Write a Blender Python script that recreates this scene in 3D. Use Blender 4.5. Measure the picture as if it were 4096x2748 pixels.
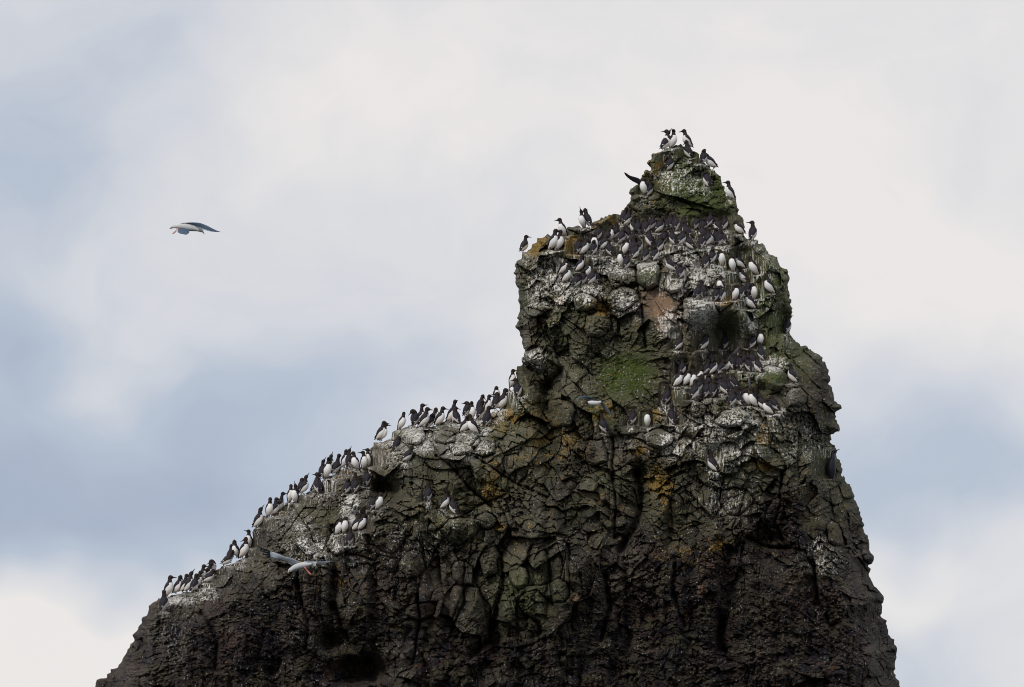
import bpy, math, random
import numpy as np
from mathutils import Matrix, Vector

S = bpy.context.scene
for o in list(bpy.data.objects):
    bpy.data.objects.remove(o)
COL = S.collection

# ------------------------------------------------------------------ camera
FPX = 11400.0                    # focal length in pixels of the 4096 px wide photograph
PITCH = math.radians(12.0)
CAM = np.array([0.0, -60.0, 2.5])
cd = bpy.data.cameras.new("camera")
cam = bpy.data.objects.new("camera", cd)
COL.objects.link(cam)
cam.location = CAM
cam.rotation_euler = (math.pi / 2 + PITCH, 0, 0)
cd.sensor_width = 36.0
cd.lens = 36.0 * FPX / 4096.0
cd.clip_start = 0.5
cd.clip_end = 20000
S.camera = cam
S.render.resolution_x = 1024
S.render.resolution_y = 687
try:
    S.cycles.pixel_filter_type = 'BLACKMAN_HARRIS'; S.cycles.filter_width = 1.0
except Exception:
    pass

# ------------------------------------------------------------------ exposure
S.view_settings.view_transform = 'Standard'
S.view_settings.look = 'None'
S.view_settings.exposure = 0.0
S.view_settings.gamma = 1.0
S.view_settings.use_curve_mapping = False

# ------------------------------------------------------------------ node helpers
class NT:
    def __init__(s, tree):
        s.t = tree; s.n = tree.nodes; s.l = tree.links
    def put(s, sock, v):
        if v is None: return
        if isinstance(v, bpy.types.NodeSocket): s.l.new(v, sock)
        else: sock.default_value = v
    def math(s, op, a, b=None, c=None, clamp=False):
        n = s.n.new('ShaderNodeMath'); n.operation = op; n.use_clamp = clamp
        s.put(n.inputs[0], a); s.put(n.inputs[1], b)
        if c is not None: s.put(n.inputs[2], c)
        return n.outputs[0]
    def vmath(s, op, a, b=None):
        n = s.n.new('ShaderNodeVectorMath'); n.operation = op
        s.put(n.inputs[0], a); s.put(n.inputs[1], b)
        return n.outputs[0]
    def noise(s, vec, scale, detail=2.0, rough=0.5, dist=0.0, out=0):
        n = s.n.new('ShaderNodeTexNoise')
        s.put(n.inputs['Vector'], vec)
        n.inputs['Scale'].default_value = scale; n.inputs['Detail'].default_value = detail
        n.inputs['Roughness'].default_value = rough; n.inputs['Distortion'].default_value = dist
        return n.outputs[out]
    def ramp(s, v, lo, hi, a=0.0, b=1.0):
        n = s.n.new('ShaderNodeMapRange'); n.clamp = True; n.interpolation_type = 'SMOOTHSTEP'
        s.put(n.inputs[0], v)
        n.inputs[1].default_value = lo; n.inputs[2].default_value = hi
        n.inputs[3].default_value = a; n.inputs[4].default_value = b
        return n.outputs[0]
    def mix(s, f, a, b, mode='MIX'):
        n = s.n.new('ShaderNodeMix'); n.data_type = 'RGBA'; n.blend_type = mode
        s.put(n.inputs[0], f)
        for k, v in ((6, a), (7, b)):
            if isinstance(v, tuple): v = (v[0], v[1], v[2], 1)
            s.put(n.inputs[k], v)
        return n.outputs[2]

def new_mat(name, rough=0.8):
    m = bpy.data.materials.new(name); m.use_nodes = True
    t = NT(m.node_tree)
    b = m.node_tree.nodes['Principled BSDF']
    b.inputs['Roughness'].default_value = rough
    b.inputs['Specular IOR Level'].default_value = 0.25
    return m, t, b

# ------------------------------------------------------------------ sky
SUN_EL, SUN_AZ = math.radians(35), math.radians(-34)   # azimuth: to the left behind the camera
W = bpy.data.worlds.new("World"); S.world = W; W.use_nodes = True
wt = NT(W.node_tree)
bg = W.node_tree.nodes['Background']
tc = wt.n.new('ShaderNodeTexCoord')
D = tc.outputs['Generated']
warp = wt.noise(D, 9.0, 3.0, 0.55, out=1)
warp = wt.vmath('SUBTRACT', warp, (0.5, 0.5, 0.5))
warp = wt.vmath('MULTIPLY', warp, (0.11, 0.11, 0.11))
Dw = wt.vmath('ADD', D, warp)
sp = wt.n.new('ShaderNodeSeparateXYZ'); wt.put(sp.inputs[0], Dw)
ay = wt.math('MAXIMUM', wt.math('ABSOLUTE', sp.outputs[1]), 0.03)
U = wt.math('DIVIDE', sp.outputs[0], ay)
V = wt.math('DIVIDE', sp.outputs[2], ay)
def uv_of(px, py):
    a, b = (px - 2048) / FPX, -(py - 1374) / FPX
    y = math.cos(PITCH) - b * math.sin(PITCH); z = math.sin(PITCH) + b * math.cos(PITCH)
    return a / y, z / y
SKY = [ # centre px, radii px, blue-grey amount
 (-100, 1000, 1200, 1400, .26),
 (350, 2030, 750, 360, .50), (1150, 2000, 560, 380, .28), (1150, 1550, 520, 260, .24), (150, 1380, 380, 180, .26),
 (100, 700, 420, 380, .14), (350, 150, 380, 260, .12), (250, 1050, 300, 120, -.10), (1500, 1100, 500, 500, .12), (1800, 1400, 400, 300, .10),
 (120, 2600, 480, 250, -.62), (500, 1450, 260, 120, -.14), (1500, 250, 700, 350, -.16),
 (3900, 1980, 680, 250, .34), (3550, 1700, 420, 260, .20), (3700, 2640, 420, 220, .26), (3780, 2330, 300, 110, -.20), (4096, 2200, 250, 100, -.05),
 (3000, 500, 1300, 650, -.12), (3800, 1000, 500, 420, -.18), (3900, 620, 260, 130, .08), (2300, 300, 500, 160, .07), (3300, 250, 400, 120, .06)]
amt = wt.math('MULTIPLY_ADD', wt.noise(D, 3.1, 4.0, 0.5), 0.9, -0.22)
base_in = wt.math('MULTIPLY_ADD', wt.noise(Dw, 11.0, 4.0, 0.55), 0.42, -0.10)
fine = wt.math('SUBTRACT', wt.noise(wt.vmath('MULTIPLY', Dw, (1, 1, 1.5)), 34.0, 7.0, 0.60), 0.5)
# view-region weight: the mapped clouds blend into the general cloud cover
def gauss(px, py, rx, ry):
    u0, v0 = uv_of(px, py)
    a = wt.math('MULTIPLY', wt.math('SUBTRACT', U, u0), FPX / rx)
    b = wt.math('MULTIPLY', wt.math('SUBTRACT', V, v0), FPX / ry * 0.93)
    q = wt.math('ADD', wt.math('MULTIPLY', a, a), wt.math('MULTIPLY', b, b))
    return wt.math('POWER', 2.71828, wt.math('MULTIPLY', q, -1.0))
near = gauss(2048, 1374, 4200, 3600)
amt = wt.math('ADD', wt.math('MULTIPLY', amt, wt.math('SUBTRACT', 1.0, near)), wt.math('MULTIPLY', base_in, near))
for (px, py, rx, ry, k) in SKY:
    amt = wt.math('MULTIPLY_ADD', gauss(px, py, rx, ry), k, amt)
amt = wt.math('MULTIPLY_ADD', fine, 0.20, amt)
cr = wt.n.new('ShaderNodeValToRGB')
wt.put(cr.inputs[0], amt)
el = cr.color_ramp.elements
el[0].position = 0.0; el[0].color = (0.85, 0.82, 0.80, 1)
el[1].position = 0.85; el[1].color = (0.38, 0.44, 0.56, 1)
e = el.new(0.30); e.color = (0.655, 0.675, 0.725, 1)
e = el.new(0.52); e.color = (0.49, 0.55, 0.65, 1)
nish = wt.n.new('ShaderNodeTexSky'); nish.sky_type = 'NISHITA'; nish.sun_disc = False
nish.sun_elevation = SUN_EL; nish.sun_rotation = math.pi - SUN_AZ
cl10 = wt.mix(1.0, cr.outputs[0], (10.0, 10.0, 10.0), 'MULTIPLY')
wt.l.new(wt.mix(0.95, nish.outputs[0], cl10), bg.inputs['Color'])
bg.inputs['Strength'].default_value = 0.1

# ------------------------------------------------------------------ sun (veiled by cloud, from the upper left behind the camera)
sd = bpy.data.lights.new("sun", 'SUN'); sd.energy = 1.5; sd.angle = math.radians(10); sd.color = (1.0, 0.95, 0.87)
sun = bpy.data.objects.new("sun", sd); COL.objects.link(sun)
to_sun = Vector((math.sin(SUN_AZ) * math.cos(SUN_EL), -math.cos(SUN_AZ) * math.cos(SUN_EL), math.sin(SUN_EL)))
sun.rotation_euler = to_sun.to_track_quat('Z', 'Y').to_euler()
sun.location = (30, -40, 60)

# ------------------------------------------------------------------ pixel ray -> point at a depth plane
cp, sn = math.cos(PITCH), math.sin(PITCH)
def P(px, py, y):
    px = np.asarray(px, float); py = np.asarray(py, float); y = np.asarray(y, float)
    a = (px - 2048) / FPX; b = -(py - 1374) / FPX
    dx = a; dy = cp - b * sn; dz = sn + b * cp
    t = (y - CAM[1]) / dy
    return np.stack([CAM[0] + t * dx, CAM[1] + t * dy, CAM[2] + t * dz], -1)
PPM = FPX / 60.0 / cp * 0.98

def tag(o, label=None, cat=None, group=None, kind=None):
    if label: o['label'] = label
    if cat: o['category'] = cat
    if group: o['group'] = group
    if kind: o['kind'] = kind
    return o

def np_mesh(name, verts, quads, mat, smooth=True, attrs=None):
    me = bpy.data.meshes.new(name)
    verts = np.ascontiguousarray(verts, np.float32); quads = np.ascontiguousarray(quads, np.int32)
    k = quads.shape[1]
    me.vertices.add(len(verts)); me.vertices.foreach_set('co', verts.ravel())
    me.loops.add(quads.size); me.loops.foreach_set('vertex_index', quads.ravel())
    me.polygons.add(len(quads))
    me.polygons.foreach_set('loop_start', np.arange(0, quads.size, k, dtype=np.int32))
    me.polygons.foreach_set('use_smooth', np.full(len(quads), smooth))
    if attrs:
        for an, arr in attrs.items():
            at = me.attributes.new(an, 'FLOAT_COLOR', 'POINT')
            at.data.foreach_set('color', np.ascontiguousarray(arr, np.float32).ravel())
    me.update(calc_edges=True)
    me.materials.append(mat)
    return me

def link(name, me, parent=None):
    o = bpy.data.objects.new(name, me); COL.objects.link(o)
    if parent is not None: o.parent = parent
    return o

# ------------------------------------------------------------------ numpy noise
rng = np.random.RandomState(7)
TAB = rng.rand(65536).astype(np.float64)
def hsh(i, j, s):
    k = (i.astype(np.int64) * 73856093) ^ (j.astype(np.int64) * 19349663) ^ (s * 83492791)
    k = (k ^ (k >> 13)) * 1274126177
    return TAB[(k ^ (k >> 16)) & 65535]
def vnoise(x, y, s=0):
    i = np.floor(x); j = np.floor(y); fx = x - i; fy = y - j
    fx = fx * fx * (3 - 2 * fx); fy = fy * fy * (3 - 2 * fy)
    a = hsh(i, j, s); b = hsh(i + 1, j, s); c = hsh(i, j + 1, s); d = hsh(i + 1, j + 1, s)
    return (a * (1 - fx) + b * fx) * (1 - fy) + (c * (1 - fx) + d * fx) * fy - 0.5
def fbm(x, y, o=4, s=0, g=0.5):
    v = 0; a = 1.0
    for k in range(o):
        v = v + a * vnoise(x * 2 ** k + 17.3 * k, y * 2 ** k + 9.1 * k, s + k); a *= g
    return v
def vor(x, y, s, jit=0.95):
    i0 = np.floor(x); j0 = np.floor(y)
    f1 = np.full(x.shape, 9.0); f2 = np.full(x.shape, 9.0)
    ci = np.zeros(x.shape); cj = np.zeros(x.shape); cx = np.zeros(x.shape); cy = np.zeros(x.shape)
    for di in (-1, 0, 1):
        for dj in (-1, 0, 1):
            i = i0 + di; j = j0 + dj
            px_ = i + 0.5 + jit * (hsh(i, j, s) - 0.5); py_ = j + 0.5 + jit * (hsh(i, j, s + 51) - 0.5)
            d = np.hypot(px_ - x, py_ - y)
            m = d < f1
            f2 = np.where(m, f1, np.minimum(f2, d))
            f1 = np.where(m, d, f1)
            ci = np.where(m, i, ci); cj = np.where(m, j, cj); cx = np.where(m, px_, cx); cy = np.where(m, py_, cy)
    return f1, f2 - f1, ci, cj, x - cx, y - cy

# ------------------------------------------------------------------ outline of the stack (photo px)
OUT = [(300,2800),(385,2748),(386,2720),(423,2713),(428,2698),(438,2693),(456,2674),(483,2657),(495,2632),(507,2612),(519,2593),(521,2581),(530,2566),(533,2545),
(541,2532),(560,2518),(558,2497),(565,2480),(593,2450),(593,2426),(603,2414),(618,2402),(631,2398),(634,2387),(650,2386),(669,2385),(692,2378),(710,2373),
(728,2367),(761,2364),(790,2345),(806,2330),(829,2303),(859,2293),(866,2279),(885,2269),(921,2252),(944,2238),(965,2233),(979,2224),(981,2200),(999,2180),
(999,2164),(1011,2150),(1015,2130),(1022,2111),(1031,2108),(1040,2092),(1049,2069),(1060,2064),(1080,2066),(1096,2047),(1128,2030),(1146,2012),(1156,2008),
(1181,2010),(1185,1996),(1199,1985),(1214,1974),(1239,1971),(1264,1966),(1278,1940),(1293,1920),(1324,1905),(1340,1888),(1357,1874),(1403,1864),(1437,1868),(1465,1850),(1473,1830),(1480,1797),
(1492,1789),(1493,1771),(1511,1769),(1537,1760),(1552,1758),(1568,1747),(1568,1730),(1595,1715),(1617,1715),(1633,1704),(1666,1704),(1700,1700),(1737,1701),
(1773,1687),(1803,1684),(1830,1690),(1870,1672),(1907,1674),(1929,1665),(1960,1650),(1986,1641),(2014,1624),(2020,1600),(2025,1572),(2023,1558),(2036,1554),(2041,1564),(2043,1539),
(2055,1528),(2071,1526),(2067,1496),(2069,1476),(2088,1465),(2099,1459),(2090,1441),(2102,1434),(2096,1418),(2100,1408),(2094,1377),(2078,1326),(2081,1317),(2067,1313),
(2077,1280),(2076,1239),(2076,1198),(2071,1159),(2064,1133),(2063,1101),(2055,1093),(2063,1088),(2064,1073),(2057,1065),(2059,1055),(2076,1039),(2091,1033),(2091,1014),
(2104,1008),(2125,996),(2135,978),(2144,970),(2148,952),(2168,947),(2191,934),(2204,942),(2235,936),(2250,942),(2266,919),(2268,911),(2297,911),(2312,903),(2330,908),(2358,911),
(2369,919),(2367,893),(2374,881),(2405,872),(2428,870),(2435,860),(2456,856),(2471,860),(2482,857),(2489,842),(2502,831),(2507,818),(2520,803),(2523,791),(2518,773),
(2526,757),(2544,737),(2569,706),(2577,690),(2603,678),(2595,657),(2594,639),(2605,634),(2608,619),(2623,606),(2646,601),(2659,593),(2682,592),(2705,585),(2721,583),
(2739,585),(2765,595),(2788,608),(2793,631),(2811,655),(2831,665),(2852,673),(2862,691),(2888,706),(2890,724),(2903,747),(2908,783),(2926,796),(2942,803),(2951,824),
(2951,857),(2970,867),(2975,890),(2976,905),(2983,929),(2983,952),(2993,957),(3006,960),(3029,962),(3034,975),(3049,974),(3062,993),(3072,1014),(3098,1023),(3113,1034),
(3129,1065),(3152,1088),(3156,1119),(3152,1134),(3162,1171),(3152,1189),(3164,1196),(3162,1214),(3175,1235),(3170,1250),(3160,1275),(3158,1300),(3165,1327),(3174,1357),(3191,1369),(3201,1383),
(3223,1383),(3230,1392),(3228,1402),(3244,1396),(3255,1412),(3285,1428),(3303,1450),(3314,1482),(3320,1536),(3333,1555),(3335,1574),(3340,1606),(3362,1628),(3344,1648),
(3343,1660),(3349,1695),(3352,1721),(3335,1735),(3325,1738),(3328,1759),(3320,1766),(3332,1778),(3343,1791),(3346,1826),(3368,1879),(3366,1898),(3379,1902),(3381,1927),
(3404,1940),(3410,1967),(3415,1994),(3436,2017),(3438,2051),(3453,2095),(3458,2126),(3472,2148),(3467,2181),(3477,2212),(3493,2224),(3496,2243),(3491,2258),(3472,2261),
(3481,2305),(3498,2334),(3529,2375),(3540,2396),(3529,2429),(3524,2458),(3546,2506),(3565,2549),(3582,2587),(3582,2654),(3575,2687),(3582,2711),(3596,2725),(3603,2748),(3640,2800)]
def densify(pts, step, amp, s):
    out = []
    acc = 0.0
    for (a, b) in zip(pts[:-1], pts[1:]):
        a = np.array(a, float); b = np.array(b, float); L = np.hypot(*(b - a)); n = max(1, int(L / step))
        nrm = np.array([b[1] - a[1], a[0] - b[0]]) / max(L, 1e-6)
        for k in range(n):
            p = a + (b - a) * k / n
            t = acc + L * k / n
            w = amp * (vnoise(np.array(t / 21.0), np.array(s + .5), 3) * 2.4 + vnoise(np.array(t / 9.0), np.array(s + .5), 4) * 1.5)
            out.append(p + nrm * float(w))
        acc += L
    out.append(np.array(pts[-1], float))
    return np.array(out)
OUTD = densify(OUT, 3.5, 7.0, 11)
POLY = np.vstack([OUTD, [[3640, 2860], [300, 2860]]])

G = 3.0
XS = np.arange(282, 3660, G); YS = np.arange(570, 2800, G)
X, Y = np.meshgrid(XS, YS)
NY, NX = X.shape
# inside test by scanline
inside = np.zeros(X.shape, bool)
A_ = POLY; B_ = np.roll(POLY, -1, 0)
for r in range(NY):
    yy = YS[r] + 0.013
    m = (A_[:, 1] > yy) != (B_[:, 1] > yy)
    xc = A_[m, 0] + (yy - A_[m, 1]) / (B_[m, 1] - A_[m, 1]) * (B_[m, 0] - A_[m, 0])
    xc.sort()
    inside[r] = (np.searchsorted(xc, XS) % 2) == 1
# distance to the outline: coarse everywhere, exact near the edge
def seg_near(px, py, a, b):
    d = b - a; L2 = d @ d + 1e-9
    t = np.clip(((px - a[0]) * d[0] + (py - a[1]) * d[1]) / L2, 0, 1)
    qx = a[0] + t * d[0]; qy = a[1] + t * d[1]
    return np.hypot(px - qx, py - qy), qx, qy
cs = 8
Xc = X[::cs, ::cs]; Yc = Y[::cs, ::cs]
Dc = np.full(Xc.shape, 1e9)
for k in range(0, len(OUTD) - 4, 3):
    d, _, _ = seg_near(Xc, Yc, OUTD[k], OUTD[k + 3]); Dc = np.minimum(Dc, d)
def upsample(Z):
    yi = np.arange(NY) / cs; xi = np.arange(NX) / cs
    y0 = np.minimum(yi.astype(int), Z.shape[0] - 2); x0 = np.minimum(xi.astype(int), Z.shape[1] - 2)
    fy = np.clip(yi - y0, 0, 1)[:, None]; fx = np.clip(xi - x0, 0, 1)[None, :]
    return (Z[y0][:, x0] * (1 - fx) + Z[y0][:, x0 + 1] * fx) * (1 - fy) + (Z[y0 + 1][:, x0] * (1 - fx) + Z[y0 + 1][:, x0 + 1] * fx) * fy
SD = upsample(Dc)
DX = np.full(X.shape, 1e9); QX = X.copy(); QY = Y.copy()
for k in range(len(OUTD) - 1):
    a, b = OUTD[k], OUTD[k + 1]
    x0 = int((min(a[0], b[0]) - 34 - XS[0]) / G); x1 = int((max(a[0], b[0]) + 34 - XS[0]) / G) + 1
    y0 = int((min(a[1], b[1]) - 34 - YS[0]) / G); y1 = int((max(a[1], b[1]) + 34 - YS[0]) / G) + 1
    x0 = max(x0, 0); y0 = max(y0, 0); x1 = min(x1, NX); y1 = min(y1, NY)
    if x1 <= x0 or y1 <= y0: continue
    sl = (slice(y0, y1), slice(x0, x1))
    d, qx, qy = seg_near(X[sl], Y[sl], a, b)
    m = d < DX[sl]
    DX[sl] = np.where(m, d, DX[sl]); QX[sl] = np.where(m, qx, QX[sl]); QY[sl] = np.where(m, qy, QY[sl])
DIST = np.where(DX < 30, DX, np.maximum(SD, 30))
DIST = np.where(inside, DIST, 0.0)

def blob(x, y, rx, ry, p=1.0):
    return np.exp(-(((X - x) / rx) ** 2 + ((Y - y) / ry) ** 2) ** p)
def sstep(v, lo, hi):
    t = np.clip((v - lo) / (hi - lo), 0, 1); return t * t * (3 - 2 * t)

# ------------------------------------------------------------------ relief of the rock face (metres towards the camera)
t_ = np.clip(DIST / 300.0, 0, 1)
H = 1.9 * np.sqrt(np.clip(1 - (1 - t_) ** 2, 0, 1))
H += (0.0008 * (Y - 1400) + 0.0009 * (np.minimum(Y, 1850) - 1850)) * sstep(DIST, 0, 160)
H += 0.40 * fbm(X / 420, Y / 420, 3, 5) * sstep(DIST, 0, 90)
H += 0.30 * fbm(X / 130, Y / 150, 3, 9) * sstep(DIST, 0, 50)

# vertical buttresses and gullies
flz = sstep(Y, 1650, 2000)
spw = sstep(1000 - Y - 22 * fbm(X / 40, Y / 60, 2, 15), 70, 135)
Hs = 0.75 * np.sqrt(np.clip(1 - (1 - np.clip(DIST / 140, 0, 1)) ** 2, 0, 1)) + (-0.25 + 0.0019 * (Y - 860) + 0.22 * fbm(X / 70, Y / 110, 3, 16)) * sstep(DIST, 0, 60)
H += 0.5 * blob(2680, 1230, 420, 420, 1.6) * sstep(DIST, 0, 140)
H = H * (1 - spw) + Hs * spw
H += flz * (0.42 * fbm(X / 75 + .4 * fbm(X / 200, Y / 300, 2, 12), Y / 520, 3, 13, .55) + 0.22 * fbm(X / 60, Y / 75, 3, 14)) * sstep(DIST, 0, 60)
H += -0.9 * np.exp(-((X - (2180 + 0.06 * (Y - 1500))) / 55) ** 2) * sstep(Y, 1430, 1560) * (1 - sstep(Y, 1700, 2050))   # gully under the left tower
H += -0.40 * blob(2500, 1490, 150, 140)                       # green hollow
H += 0.9 * (1 - t_) * 0 - 0.50 * blob(2570, 2000, 30, 190) - 0.35 * blob(2700, 2120, 60, 90)
H += 0.15 * blob(2350, 1180, 220, 140) + 0.5 * blob(2900, 1150, 230, 190) + 0.55 * blob(2930, 1700, 230, 170)
H += 0.5 * blob(1850, 1850, 170, 120) + 0.5 * blob(2130, 2370, 190, 230) + 0.3 * blob(1800, 2120, 130, 90)
H += -1.5 * blob(1540, 1965, 62, 52, 1.3)                     # small cave on the left ridge
H += -1.4 * blob(1440, 2690, 120, 60, 1.3) - 0.9 * blob(1330, 2560, 60, 50, 1.2)
H += -0.5 * blob(2880, 2540, 26, 90) - 0.6 * blob(1990, 2560, 30, 80) - 0.4 * blob(3060, 2150, 60, 26)
H += -0.45 * blob(1330, 2330, 22, 200) - 0.35 * blob(2120, 1475, 40, 30) + 0.3*blob(3120,1580,70,60)

def curve_dist(pts):
    d = np.full(X.shape, 1e9)
    for a, b in zip(pts[:-1], pts[1:]):
        q, _, _ = seg_near(X, Y, np.array(a, float), np.array(b, float)); d = np.minimum(d, q)
    return d
WX = X + 10 * fbm(X / 60, Y / 60, 3, 21); WY = Y + 10 * fbm(X / 60, Y / 60, 3, 27)
CR = [([(1330,2420),(1400,2560),(1480,2640)],14,.5), ([(2545,1890),(2565,2000),(2545,2090),(2480,2200)],12,.5), ([(2990,2150),(3060,2185),(3160,2195)],9,.4), ([(2110,2465),(2150,2490),(2160,2530)],10,.5),
 ([(2890,2480),(2880,2580),(2920,2640)],13,.5), ([(1990,2440),(1960,2560),(1890,2620)],12,.4), ([(2240,1480),(2180,1560),(2200,1650)],15,.4), ([(2420,2300),(2440,2420),(2400,2560)],9,.35),
 ([(2700,2260),(2690,2380),(2740,2500)],8,.3), ([(3250,2250),(3270,2400),(3330,2520)],9,.35), ([(1180,2330),(1230,2480),(1220,2600)],9,.3), ([(800,2450),(870,2560),(860,2680)],9,.3), ([(2543,1080),(2560,1200),(2575,1300),(2586,1385)], 4, .22), ([(2395,1160),(2430,1230),(2480,1300),(2440,1370)], 4, .18),
 ([(2450,1745),(2452,1860),(2460,2010),(2458,2150)], 5, .25), ([(1745,1825),(1800,1860),(1880,1960),(1960,2030)], 5, .25),
 ([(1320,2120),(1390,2210),(1490,2240)], 4, .2), ([(1668,2380),(1680,2500),(1650,2660)], 5, .25), ([(2006,2215),(2010,2360),(1965,2500),(1962,2570)], 6, .3),
 ([(1855,2240),(1850,2420),(1790,2560)], 4, .18), ([(2180,2200),(2200,2320),(2215,2420)], 5, .2), ([(2275,2180),(2280,2330),(2290,2360)], 5, .2),
 ([(2985,1960),(2965,2040),(2930,2110)], 4, .18), ([(3125,1900),(3122,2010),(3100,2090),(3150,2190)], 5, .22), ([(2020,1980),(1900,2030),(1850,2060)], 5, .2),
 ([(2870,1380),(2900,1325),(2960,1330),(3040,1370)], 4, .15), ([(1900,1830),(1960,1870),(2060,1930),(2190,1990)], 5, .2), ([(2090,1680),(2200,1760),(2330,1700)], 4, .15)]
for pts, w, dep in CR:
    q = np.full(X.shape, 1e9)
    for a, b in zip(pts[:-1], pts[1:]):
        dd, _, _ = seg_near(WX, WY, np.array(a, float), np.array(b, float)); q = np.minimum(q, dd)
    H -= dep * np.exp(-(q / w) ** 2)
    H -= dep * 0.35 * np.exp(-(q / (w * 4)) ** 2)

# where the rock is blocky and where it is crumbly
rub = np.clip(1.0 * blob(900, 2600, 430, 260) + 0.9 * blob(3050, 2480, 420, 240) + 0.6 * blob(2430, 2600, 260, 170) + 0.8 * blob(2500, 1480, 130, 110) + .5*blob(3250,1600,110,200), 0, 1)
blk = 1 - 0.8 * rub
smooth = np.clip(1.2 * blob(2520, 1490, 130, 120, 1.5) + 1.2 * blob(2640, 1235, 64, 90, 2) + 1.0 * blob(3240, 1530, 70, 110, 1.5) + .8 * blob(3240, 2080, 60, 90, 1.5) + .5 * blob(2720,780,150,80), 0, 1)
wx = X + 40 * fbm(X / 150, Y / 150, 1, 31) + 7 * fbm(X / 38, Y / 38, 3, 32); wy = Y + 40 * fbm(X / 150, Y / 150, 1, 37) + 7 * fbm(X / 38, Y / 38, 3, 38)
colz = sstep(blob(2050, 2380, 420, 300) + 0.5 * blob(2950, 2050, 300, 200), 0.2, 0.7)     # columnar zone: taller cells
sel = fbm(X / 260, Y / 260, 2, 44)
def turn(a): return wx * math.cos(a) + wy * math.sin(a), -wx * math.sin(a) + wy * math.cos(a)
LV = []
for (a, cw, ch, off, sd_, hw) in ((.35, 150., 104., 0, 41, 104.), (-.5, 74., 56., 40, 45, 60.), (.12, 78., 150., 90, 43, 80.), (.9, 110., 62., 140, 47, 66.)):
    u_, v_ = turn(a); f_, e_, i_, j_, dx_, dy_ = vor(u_ / cw + off, v_ / ch + off, sd_)
    LV.append((e_ * hw / 2, i_ + off * 20, j_, dx_, dy_, hw))
which = np.where(colz > .5, 2, np.where(sel > .12, 0, np.where(sel < -.13, 3, 1)))
pick = lambda n: np.choose(which, [L[n] for L in LV])
edge1, i1, j1, dx1, dy1 = (pick(n) for n in range(5)); hw1 = np.choose(which, [L[5] for L in LV]) / 80.0
r1 = hsh(i1, j1, 61); tx1 = hsh(i1, j1, 62) - .5; ty1 = hsh(i1, j1, 63) - .5
H1 = 0.20 * (r1 - .5) + 0.80 * hw1 * tx1 * dx1 + 0.70 * hw1 * (ty1 + .30) * dy1
vis = sstep(fbm(X / 60, Y / 60, 2, 55), -.12, .35)
fM, eM, iM, jM, dxM, dyM = vor(wx / 210. + 9, wy / 260. + 9, 141)
H1 += (0.25 + .75 * flz) * (0.34 * (hsh(iM, jM, 142) - .5) + 0.62 * (hsh(iM, jM, 143) - .5) * dxM + .5 * (hsh(iM, jM, 144) - .3) * dyM - .10 * np.exp(-eM * 105 / 4.))
H1 += -(0.02 + 0.10 * vis) * np.exp(-(edge1 / 2.0)) - 0.03 * vis * np.exp(-(edge1 / 8.0) ** 1.5)
wx2 = wx + 5 * fbm(X / 26, Y / 26, 2, 71); wy2 = wy + 5 * fbm(X / 26, Y / 26, 2, 77)
ang = 1.6 * (hsh(i1, j1, 64) - .5)
rx_ = wx2 * np.cos(ang) + wy2 * np.sin(ang); ry_ = -wx2 * np.sin(ang) + wy2 * np.cos(ang)
szz = 0.7 + 0.9 * hsh(i1, j1, 65)
f2_, e2, i2, j2, dx2, dy2 = vor(rx_ / (40.0 * szz), ry_ / (25.0 * szz), 81)
r2 = hsh(i2, j2, 82)
edge2 = e2 * 26 * szz / 2
frac = sstep(hsh(i1, j1, 66), 0.20, 0.60)            # some blocks are whole, others shattered
H2 = 1.25 * (0.09 * (r2 - .5) + 0.22 * (hsh(i2, j2, 83) - .5) * dx2 + 0.20 * (hsh(i2, j2, 84) - .3) * dy2 - 0.05 * np.exp(-edge2 / 1.8)) * (0.25 + 0.75 * frac)
f3_, e3, i3, j3, dx3, dy3 = vor((wx2 + 5 * fbm(X / 9, Y / 9, 1, 5)) / 14.0, (wy2 + 4 * fbm(X / 11, Y / 9, 1, 6)) / 10.0, 91)
H3 = 0.050 * (hsh(i3, j3, 92) - .5) + 0.07 * (hsh(i3, j3, 93) - .5) * dx3 + .07 * (hsh(i3, j3, 94) - .5) * dy3 - 0.028 * np.exp(-e3 * 6 / 1.5)
jn = fbm(X / 30 + 1.2 * fbm(X / 90, Y / 160, 2, 57), Y / 260, 2, 58)
H2 += -0.10 * np.exp(-(jn / 0.018) ** 2) * sstep(fbm(X / 140, Y / 140, 2, 59), -.15, .2)
crum = np.clip(rub + sstep(fbm(X / 110, Y / 110, 3, 96), -.05, .3), 0, 1)
strata_z = np.clip(blob(600, 2620, 200, 180) + .6 * blob(3100, 1850, 200, 150) + .5 * blob(1700, 2620, 250, 120)+.5*blob(2480,1560,200,120), 0, 1)
ph = (wy2 + 0.25 * wx2) / 17.0
H4 = 0.06 * strata_z * ((ph - np.floor(ph)) - 0.5)
efade = 0.45 + 0.55 * sstep(DIST, 0, 30)
sm = 1 - 0.85 * smooth
H += efade * sm * (blk * (1 - .45 * flz * (1 - colz)) * H1 + (0.5 + 0.5 * blk) * H2 + (0.35 + 1.3 * crum) * H3 + H4)
rg = fbm(X / 15, Y / 13, 4, 99, 0.62)
H += (0.03 + 0.06 * crum * sm) * rg * efade + 0.03 * fbm(X / 30, Y / 26, 3, 98) * efade

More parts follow.
